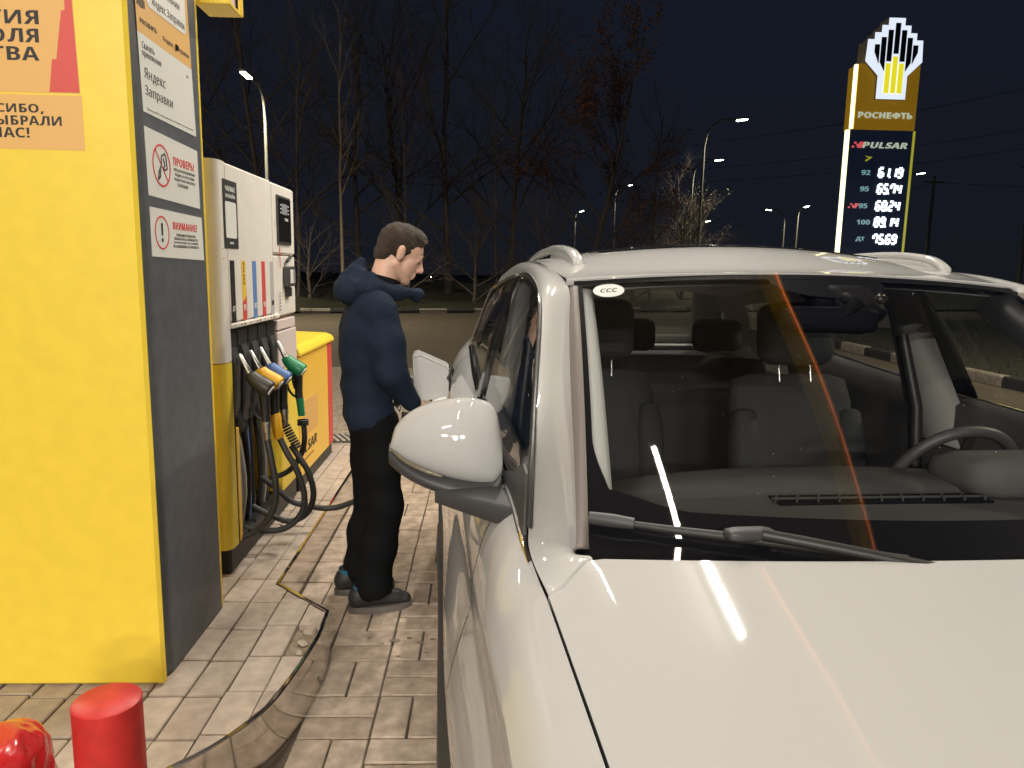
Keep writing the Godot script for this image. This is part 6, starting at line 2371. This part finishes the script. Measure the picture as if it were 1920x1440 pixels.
func build_price_sign() -> void:
	var s := thing("price_sign", "tall lit fuel price pylon with a yellow emblem and white price digits", "price sign", Vector3(11.6, 0, -22.0))
	var depth := 0.62
	boxes(s, "base", M.lamp_post, Vector3(0, 0.2, -depth / 2), Vector3(2.1, 0.4, 0.9), 0.02)
	var st := S()
	box(st, Vector3(-0.02, 3.09, -depth / 2 - 0.003), Vector3(1.88, 5.38, depth), 0.01)
	obj(s, "price_panel", st, M.sign_panel)
	st = S()
	box(st, Vector3(0.04, 6.7, -depth / 2), Vector3(1.82, 1.82, depth), 0.01)
	obj(s, "emblem_panel", st, M.sign_yellow)
	# lit edge strips
	boxes(s, "edge_light", M.sign_strip_light, Vector3(-1.02, 3.09, -0.06), Vector3(0.11, 5.36, 0.1), 0.01)
	boxes(s, "edge_light", M.sign_strip_light, Vector3(-0.925, 6.7, -0.06), Vector3(0.08, 1.78, 0.1), 0.01)
	boxes(s, "edge_light", M.sign_strip_dim_light, Vector3(0.965, 3.09, -0.04), Vector3(0.05, 5.36, 0.1), 0.01)
	# stepped crown emblem: white rim, dark bars, yellow bars
	var half := [Vector2(0.0, 8.83), Vector2(0.235, 8.83), Vector2(0.235, 8.63), Vector2(0.42, 8.63), Vector2(0.42, 8.43), Vector2(0.61, 8.43), Vector2(0.61, 8.24), Vector2(0.80, 8.24), Vector2(0.83, 7.65), Vector2(0.43, 7.26), Vector2(0.43, 6.62)]
	var poly := PackedVector2Array()
	for p in half:
		poly.append(Vector2(0.08 + p.x, p.y))
	for i in range(half.size() - 1, 0, -1):
		poly.append(Vector2(0.08 - half[i].x, half[i].y))
	st = S()
	prism(st, poly, 0.52, Transform3D(Basis.IDENTITY, Vector3(0, 0, -0.42)))
	obj(s, "emblem_body", st, M.kerb_white)
	st = S()
	prism(st, poly, 0.02, Transform3D(Basis.IDENTITY, Vector3(0, 0, 0.101)))
	var em := obj(s, "emblem_light", st, M.sign_white_light)
	var bars := [[0.04, 0.185, 7.86, 8.70]]
	for k in [[0.235, 7.65, 8.5, 0.0], [0.42, 7.5, 8.3, 0.12], [0.60, 7.74, 8.1, 0.16]]:
		for sg in [-1, 1]:
			var b := PackedVector2Array()
			var x0: float = 0.04 + 0.07 + sg * (k[0] - 0.04) - 0.07
			var lowy: float = k[1]
			var cut: float = k[3]
			b.append(Vector2(x0, k[2]))
			b.append(Vector2(x0 + 0.145, k[2]))
			b.append(Vector2(x0 + 0.145, lowy + (cut if sg > 0 else -cut)))
			b.append(Vector2(x0, lowy + (-cut if sg > 0 else cut)))
			st = S()
			prism(st, b, 0.02, Transform3D(Basis.IDENTITY, Vector3(0, 0, 0.122)))
			obj(em, "dark_bar", st, M.sign_black)
	st = S()
	prism(st, PackedVector2Array([Vector2(0.04, 7.86), Vector2(0.185, 7.86), Vector2(0.185, 8.69), Vector2(0.04, 8.69)]), 0.02, Transform3D(Basis.IDENTITY, Vector3(0, 0, 0.122)))
	obj(em, "dark_bar", st, M.sign_black)
	for k in [[-0.16, 7.6], [0.035, 7.79], [0.225, 7.6]]:
		boxes(em, "yellow_bar_light", M.sign_yellow_light, Vector3(k[0] + 0.075, (6.78 + k[1]) / 2, 0.131), Vector3(0.15, k[1] - 6.78, 0.02), 0.004)
	# names and prices
	letters(s, "РОСНЕФТЬ", 1.6, 0.165, M.sign_name_light, on_z(0.03, 6.19, 0.002), 0.03, true, 0.0, "lit_lettering")
	letters(s, "PULSAR", 1.33, 0.165, M.sign_name_light, on_z(0.12, 5.35, 0.0), 0.03, true, 0.3, "lit_lettering")
	flag_mark(s, Vector3(-0.69, 5.35, 0.0), 0.26, 0.17)
	st = S()
	prism(st, PackedVector2Array([Vector2(-0.46, 5.04), Vector2(-0.24, 5.01), Vector2(-0.42, 4.88), Vector2(-0.44, 4.93), Vector2(-0.33, 4.985)]), 0.02)
	obj(s, "lit_mark", st, M.sign_strip_dim_light)
	var rws := [["92", "61.19", 4.58, false], ["95", "65.74", 4.11, false], ["95", "68.24", 3.62, true], ["100", "89.14", 3.15, false], ["ДТ", "75.69", 2.65, false]]
	for r in rws:
		var w := 0.40 if r[0] == "100" else 0.26
		letters(s, r[0], w, 0.14, M.sign_grade_light, on_z(-0.26 - w / 2 + (0.12 if r[0] == "100" else 0.0), r[2] - 0.01, 0.0), 0.02, true, 0.0, "lit_lettering")
		if r[3]:
			flag_mark(s, Vector3(-0.67, r[2] - 0.01, 0.0), 0.22, 0.14)
		var x := 0.0
		for ch in r[1]:
			if ch == ".":
				boxes(s, "lit_point", M.sign_digit_light, Vector3(x - 0.022, r[2] - 0.13, 0.01), Vector3(0.045, 0.045, 0.02), 0.004)
				x += 0.035
				continue
			seven(s, ch, x, r[2] - 0.125, 0.118, 0.25, 0.01)
			x += 0.178

func flag_mark(parent: Node, at: Vector3, w: float, h: float) -> void:
	var st := S()
	for i in 3:
		for j in 4:
			if (i + j) % 2 == 0 or j > 1:
				box(st, Vector3((j - 1.5) * w / 4 + (i - 1) * 0.03 - (0.03 if j == 0 else 0.0), (i - 1) * h / 3, 0.01), Vector3(w / 4, h / 3, 0.02), 0.002)
	obj(parent, "lit_mark", st, M.sign_red_light, Transform3D(Basis.IDENTITY, at))

# ---------- street lamps, poles, wires ----------
func lamp(at: Vector3, height: float, arm: Vector3, label: String, e: float, big := 1.0, wide := false) -> void:
	var l := thing("street_lamp", label, "street lamp", at, 0.0, "street lamps along the road")
	var st := S()
	tube(st, [Vector3.ZERO, Vector3(0, height * 0.45, 0), Vector3(0, height * 0.46, 0), Vector3(0, height * 0.86, 0)], [0.11 * big, 0.09 * big, 0.07 * big, 0.055 * big], 10)
	obj(l, "pole", st, M.lamp_post)
	st = S()
	var tip := Vector3(arm.x, height, arm.z)
	tube(st, curve([Vector3(0, height * 0.84, 0), Vector3(arm.x * 0.12, height * 0.94, arm.z * 0.12), tip * 0.5 + Vector3(0, height * 0.495, 0), tip], 12), [0.05 * big], 8)
	obj(l, "arm", st, M.lamp_post)
	var d := Vector3(arm.x, 0.12, arm.z).normalized()
	var side := d.cross(Vector3.UP).normalized()
	# head tipped a little so that its panel looks out over the road
	var b := Basis(d, side.cross(d).normalized(), side)
	st = S()
	rbox(st, Transform3D(b, tip + d * 0.3), Vector3(0.75, 0.09, 0.28) * big, 0.04, 4)
	obj(l, "lamp_head", st, M.lamp_head)
	st = S()
	box(st, tip + d * 0.32 - b.y * 0.055 * big, Vector3(0.55, 0.05, 0.2) * big, 0.01, b)
	obj(l, "light_panel", st, M.street_led)
	var o := SpotLight3D.new()
	o.name = "spot_light"
	o.light_energy = e
	o.light_color = Color(1.0, 0.96, 0.82)
	o.light_size = 0.2
	o.spot_angle = 75.0
	o.spot_range = 80.0
	o.spot_attenuation = 2.0
	o.spot_angle_attenuation = 0.6
	o.shadow_enabled = true
	o.position = tip + d * 0.32 - b.y * 0.13 * big
	o.rotation_degrees = Vector3(-90, 0, 0)
	if wide:
		o.spot_angle = 89.0
		o.rotation_degrees = Vector3(-38, -60, 0)
	l.add_child(o, true)

func build_street_lamps() -> void:
	lamp(Vector3(-6.25, 0, -22.0), 6.55, Vector3(-0.12, 0, 0.7), "bright street lamp on a curved pole behind the dispenser", 52.0, 0.75)
	lamp(Vector3(-17.0, 0, -13.0), 8.5, Vector3(0.8, 0, -0.4), "street lamp at the forecourt entry, left of the column", 65.0, 1.0, true)
	lamp(Vector3(12.5, 0, -5.0), 8.5, Vector3(-0.9, 0, -0.3), "street lamp on the grass verge right of the car", 110.0)
	lamp(Vector3(11.55, 0, -40.0), 9.5, Vector3(1.5, 0, 0.3), "tall street lamp with a long arm, highest of those over the car roof", 60.0)
	lamp(Vector3(14.9, 0, -54.0), 9.5, Vector3(1.4, 0, 0.3), "street lamp glowing through the budding branches above the car roof", 70.0)
	lamp(Vector3(12.1, 0, -70.0), 9.4, Vector3(0.9, 0, 0.2), "small far street lamp seen among the bare trees", 40.0)
	lamp(Vector3(35.6, 0, -88.0), 9.0, Vector3(-1.9, 0, 0.3), "far street lamp with its arm to the left, beside the price sign", 40.0, 1.2)
	lamp(Vector3(36.3, 0, -86.0), 9.2, Vector3(0.3, 0, 0.9), "far street lamp on a pale pole left of the price sign", 40.0, 1.2)
	lamp(Vector3(12.3, 0, -102.0), 9.4, Vector3(0.5, 0, 0.4), "tiny far street lamp low among the bare trunks", 30.0, 1.1)
	lamp(Vector3(33.6, 0, -116.0), 9.4, Vector3(0.7, 0, 0.4), "tiny far street lamp just above the roof rail line", 30.0, 1.2)
	lamp(Vector3(31.9, 0, -57.0), 9.3, Vector3(0.9, 0, 0.3), "street lamp peeping out behind the right edge of the price sign", 40.0)
	# two low lights far behind the trunks
	lamp(Vector3(-4.55, 0, -62.0), 0.5, Vector3(0.05, 0, 0.1), "tiny low light far behind the person's chin", 0.6, 0.35)
	lamp(Vector3(-3.25, 0, -62.0), 2.7, Vector3(0.05, 0, 0.1), "tiny path light far behind, right of the person's face", 1.5, 0.35)
	# utility poles and wires on the right
	for q in [[29.0, -48.0, 8.0], [32.5, -44.0, 8.5]]:
		var u := thing("utility_pole", "thin dark utility pole %s the price sign" % ("just right of" if q[0] < 30 else "far right of"), "pole", Vector3(q[0], 0, q[1]))
		var st := S()
		tube(st, [Vector3.ZERO, Vector3(0, q[2], 0)], [0.13, 0.09], 8)
		obj(u, "shaft", st, M.lamp_post)
		boxes(u, "crossarm", M.lamp_post, Vector3(0, q[2] - 0.4, 0), Vector3(1.4, 0.1, 0.1), 0.01)
	var wl := ["highest overhead wire, sloping up to the right past the sign", "overhead wire just under the highest one behind the sign", "third overhead wire down, behind the price digits", "low overhead wire running right from the utility pole", "far overhead wire between the pale lamp pole and the sign"]
	var wi := 0
	for w in [[Vector3(12.5, 9.2, -46), Vector3(40, 14.5, -40), 0.6], [Vector3(13, 8.2, -50), Vector3(44, 12.8, -42), 0.7], [Vector3(13, 7.4, -50), Vector3(44, 11.6, -42), 0.8], [Vector3(28.5, 7.6, -48), Vector3(60, 8.0, -46), 0.5], [Vector3(36, 8.4, -86), Vector3(29, 7.6, -48), 0.5]]:
		var path := []
		for i in 21:
			var f := i / 20.0
			path.append(w[0].lerp(w[1], f) - Vector3(0, sin(PI * f) * w[2], 0))
		var st := S()
		tube(st, path, [0.014], 5)
		tag(obj(self, "overhead_wire", st, M.wire), wl[wi], "wire", "overhead wires")
		wi += 1

# ---------- bare trees ----------
func limb(st: SurfaceTool, r: RandomNumberGenerator, p: Vector3, dir: Vector3, len: float, rad: float, level: int, cfg: Dictionary, tips: Array) -> void:
	var n := 5 if level < 2 else 3
	var pts := [p]
	var radii := [rad]
	var d := dir
	var q := p
	for i in n:
		d = (d + Vector3(r.randf_range(-1, 1), r.randf_range(-0.6, 1.0) * cfg.up, r.randf_range(-1, 1)) * cfg.wander).normalized()
		q += d * len / n
		pts.append(q)
		radii.append(rad * lerpf(1.0, 0.45, (i + 1.0) / n))
	tube(st, pts, radii, 6 if level == 0 else (4 if level == 1 else 3), false)
	if level >= cfg.levels:
		tips.append([q, d])
		return
	var kids: int = cfg.kids[level]
	for k in kids:
		var f := lerpf(cfg.first if level == 0 else 0.25, 1.0, (k + r.randf() * 0.8) / kids)
		var idx := clampi(int(f * n), 0, n - 1)
		var at: Vector3 = pts[idx].lerp(pts[idx + 1], clampf(f * n - idx, 0, 1))
		var dd: Vector3 = (pts[idx + 1] - pts[idx]).normalized()
		var side := dd.cross(Vector3(r.randf_range(-1, 1), r.randf_range(-1, 1), r.randf_range(-1, 1))).normalized()
		var a: float = r.randf_range(0.35, 0.85) * cfg.spread
		limb(st, r, at, (dd * cos(a) + side * sin(a)).normalized(), len * r.randf_range(0.45, 0.7) * (1.1 - 0.4 * f if level == 0 else 1.0), rad * lerpf(1.0, 0.45, f) * 0.6, level + 1, cfg, tips)

func tree(called: String, label: String, seed_: int, h: float, cfg: Dictionary, at: Vector3, bark: Material, group := "") -> Node3D:
	var t := thing(called, label, "tree", at, 0.0, group)
	var r := RandomNumberGenerator.new()
	r.seed = seed_
	# trunk alone, then all its limbs
	var ts := S()
	var pts := []
	var radii := []
	var q := Vector3(0, -0.3, 0)
	var d := Vector3(r.randf_range(-0.08, 0.08), 1, r.randf_range(-0.08, 0.08)).normalized()
	for i in 9:
		pts.append(q)
		radii.append(cfg.rad * lerpf(1.0, 0.25, i / 8.0))
		d = (d + Vector3(r.randf_range(-1, 1), 0.3, r.randf_range(-1, 1)) * cfg.wander * 0.5).normalized()
		q += d * (h + 0.3) / 8.0 * cfg.get("trunk", 0.8)
	tube(ts, pts, radii, 7, false)
	obj(t, "trunk", ts, bark)
	var st := S()
	var tips := []
	var kids: int = cfg.limbs
	for k in kids:
		var f := lerpf(cfg.first, 0.98, (k + r.randf() * 0.7) / kids)
		var idx := clampi(int(f * 8), 0, 7)
		var p: Vector3 = pts[idx].lerp(pts[idx + 1], clampf(f * 8 - idx, 0, 1))
		var a := r.randf() * TAU
		var lean: float = lerpf(cfg.lean, 0.35, f)
		limb(st, r, p, Vector3(cos(a) * lean, 1.0 - lean * 0.5, sin(a) * lean).normalized(), h * lerpf(cfg.reach, 0.22, f) * r.randf_range(0.8, 1.15), cfg.rad * lerpf(0.5, 0.22, f), 1, cfg, tips)
	var crown := obj(t, "crown", st, bark)
	if cfg.has("leaf"):
		var ls := S()
		for tp in tips:
			for k in cfg.leaves:
				var c: Vector3 = tp[0] - tp[1] * r.randf_range(0.0, 0.5) + Vector3(r.randf_range(-1, 1), r.randf_range(-1, 0.6), r.randf_range(-1, 1)) * cfg.get("loose", 0.1)
				var u := Vector3(r.randf_range(-1, 1), r.randf_range(-1, 0.2), r.randf_range(-1, 1)).normalized()
				var w := u.cross(Vector3(r.randf_range(-1, 1), r.randf_range(-1, 1), r.randf_range(-1, 1))).normalized()
				var sz: float = r.randf_range(0.6, 1.2) * cfg.size
				tri(ls, c, c + u * sz + w * sz * 0.45, c + u * sz * 0.9 - w * sz * 0.45)
				tri(ls, c + u * sz + w * sz * 0.45, c + u * sz * 1.7, c + u * sz * 0.9 - w * sz * 0.45)
		var lv := obj(crown, "leaves", ls, M[cfg.leaf])
		lv.set_meta("kind", "stuff")
	return t

func build_trees() -> void:
	var big := {"levels": 4, "kids": [0, 5, 5, 4], "up": 0.35, "wander": 0.17, "spread": 1.0, "first": 0.22, "limbs": 12, "rad": 0.15, "lean": 0.9, "reach": 0.5, "trunk": 0.85}
	var thin := {"levels": 3, "kids": [0, 5, 4], "up": 0.3, "wander": 0.15, "spread": 0.9, "first": 0.3, "limbs": 12, "rad": 0.075, "lean": 0.8, "reach": 0.3, "trunk": 0.95}
	var shrub := {"levels": 3, "kids": [0, 6, 5], "up": 0.6, "wander": 0.2, "spread": 0.9, "first": 0.05, "limbs": 12, "rad": 0.09, "lean": 1.0, "reach": 0.6, "trunk": 0.7}
	var leafy := {"levels": 4, "kids": [0, 5, 5, 4], "up": 0.7, "wander": 0.15, "spread": 0.75, "first": 0.12, "limbs": 14, "rad": 0.14, "lean": 0.7, "reach": 0.36, "trunk": 0.88, "leaf": "dry_leaf", "leaves": 4, "size": 0.085, "loose": 0.12}
	var bud := {"levels": 3, "kids": [0, 6, 5], "up": 0.5, "wander": 0.25, "spread": 0.9, "first": 0.25, "limbs": 14, "rad": 0.12, "lean": 1.1, "reach": 0.48, "trunk": 0.75, "leaf": "bud_twig", "leaves": 3, "size": 0.05, "loose": 0.06}
	tree("leafy_tree", "tree that still holds its dry brown leaves, above the car roof's left end", 21, 10.2, leafy, Vector3(4.4, 0.4, -31.5), M.bark)
	tree("budding_tree", "low spreading tree with pale lit buds under the street lamp", 33, 6.4, bud, Vector3(12.6, 0.2, -43.0), M.bark)
	tree("birch_tree", "slim pale trunked tree rising behind the person's back", 41, 9.5, {"levels": 3, "kids": [0, 4, 3], "up": 0.2, "wander": 0.16, "spread": 0.9, "first": 0.4, "limbs": 9, "rad": 0.075, "lean": 0.7, "reach": 0.16, "trunk": 1.0}, Vector3(-5.3, 0.3, -28.0), M.birch_bark)
	var b0 := tree("bare_tree", "broad bare tree filling the sky above the person", 51, 15.5, big, Vector3(-1.6, 0.4, -33.5), M.bark, "bare trees behind the far kerb")
	var b1 := tree("bare_tree", "bare tree with wide low limbs left of the leafy tree", 52, 13.0, big, Vector3(1.2, 0.4, -35.0), M.bark, "bare trees behind the far kerb")
	var t0 := tree("bare_tree", "thin bare tree beside the dispenser's far edge", 61, 10.0, thin, Vector3(-7.2, 0.4, -29.0), M.bark, "bare trees behind the far kerb")
	var s0 := tree("bare_shrub", "tangled bare shrub at the foot of the big trees", 71, 4.4, shrub, Vector3(-3.2, 0.3, -29.5), M.bark, "bare shrubs behind the far kerb")
	var r := RandomNumberGenerator.new()
	r.seed = 99
	var more := [[b0, -6.0, -36.0, 0.95, "tall bare tree above the white dispenser head"], [b1, -9.5, -33.5, 1.05, "bare tree behind the bright street lamp"], [b0, -13.5, -34.5, 0.9, "bare tree at the edge of the yellow column"], [b1, -4.0, -40.0, 1.15, "farther bare tree showing between the two nearest crowns"], [t0, -2.9, -29.4, 0.9, "thin bare tree rising behind the person's head"], [t0, 0.6, -30.5, 0.8, "thin bare tree right of the person's head"], [t0, 2.6, -32.0, 0.75, "thin bare sapling left of the leafy tree"], [t0, 7.4, -33.0, 0.85, "thin bare tree right of the leafy tree, its twigs fanned upward"], [t0, 10.6, -41.0, 0.7, "thin bare tree next to the tall lamp pole"], [b0, -18.0, -38.0, 1.0, "bare tree far left behind the column"], [s0, -0.4, -29.4, 1.0, "bare shrub under the person's chin level by the kerb"], [s0, 2.4, -30.6, 1.1, "bare shrub left of the roof rail"], [s0, 6.4, -32.0, 0.95, "bare shrub over the middle of the car roof"], [s0, 9.4, -35.0, 1.15, "bare shrub by the lamp poles"], [s0, -6.6, -28.4, 0.9, "bare shrub between dispenser and person"], [s0, 12.0, -46.0, 1.0, "far bare shrub under the budding tree"]]
	for m in more:
		var o := dup(m[0], Vector3(m[1], 0.35, m[2]), r.randf() * TAU, m[4])
		o.scale = Vector3.ONE * m[3]
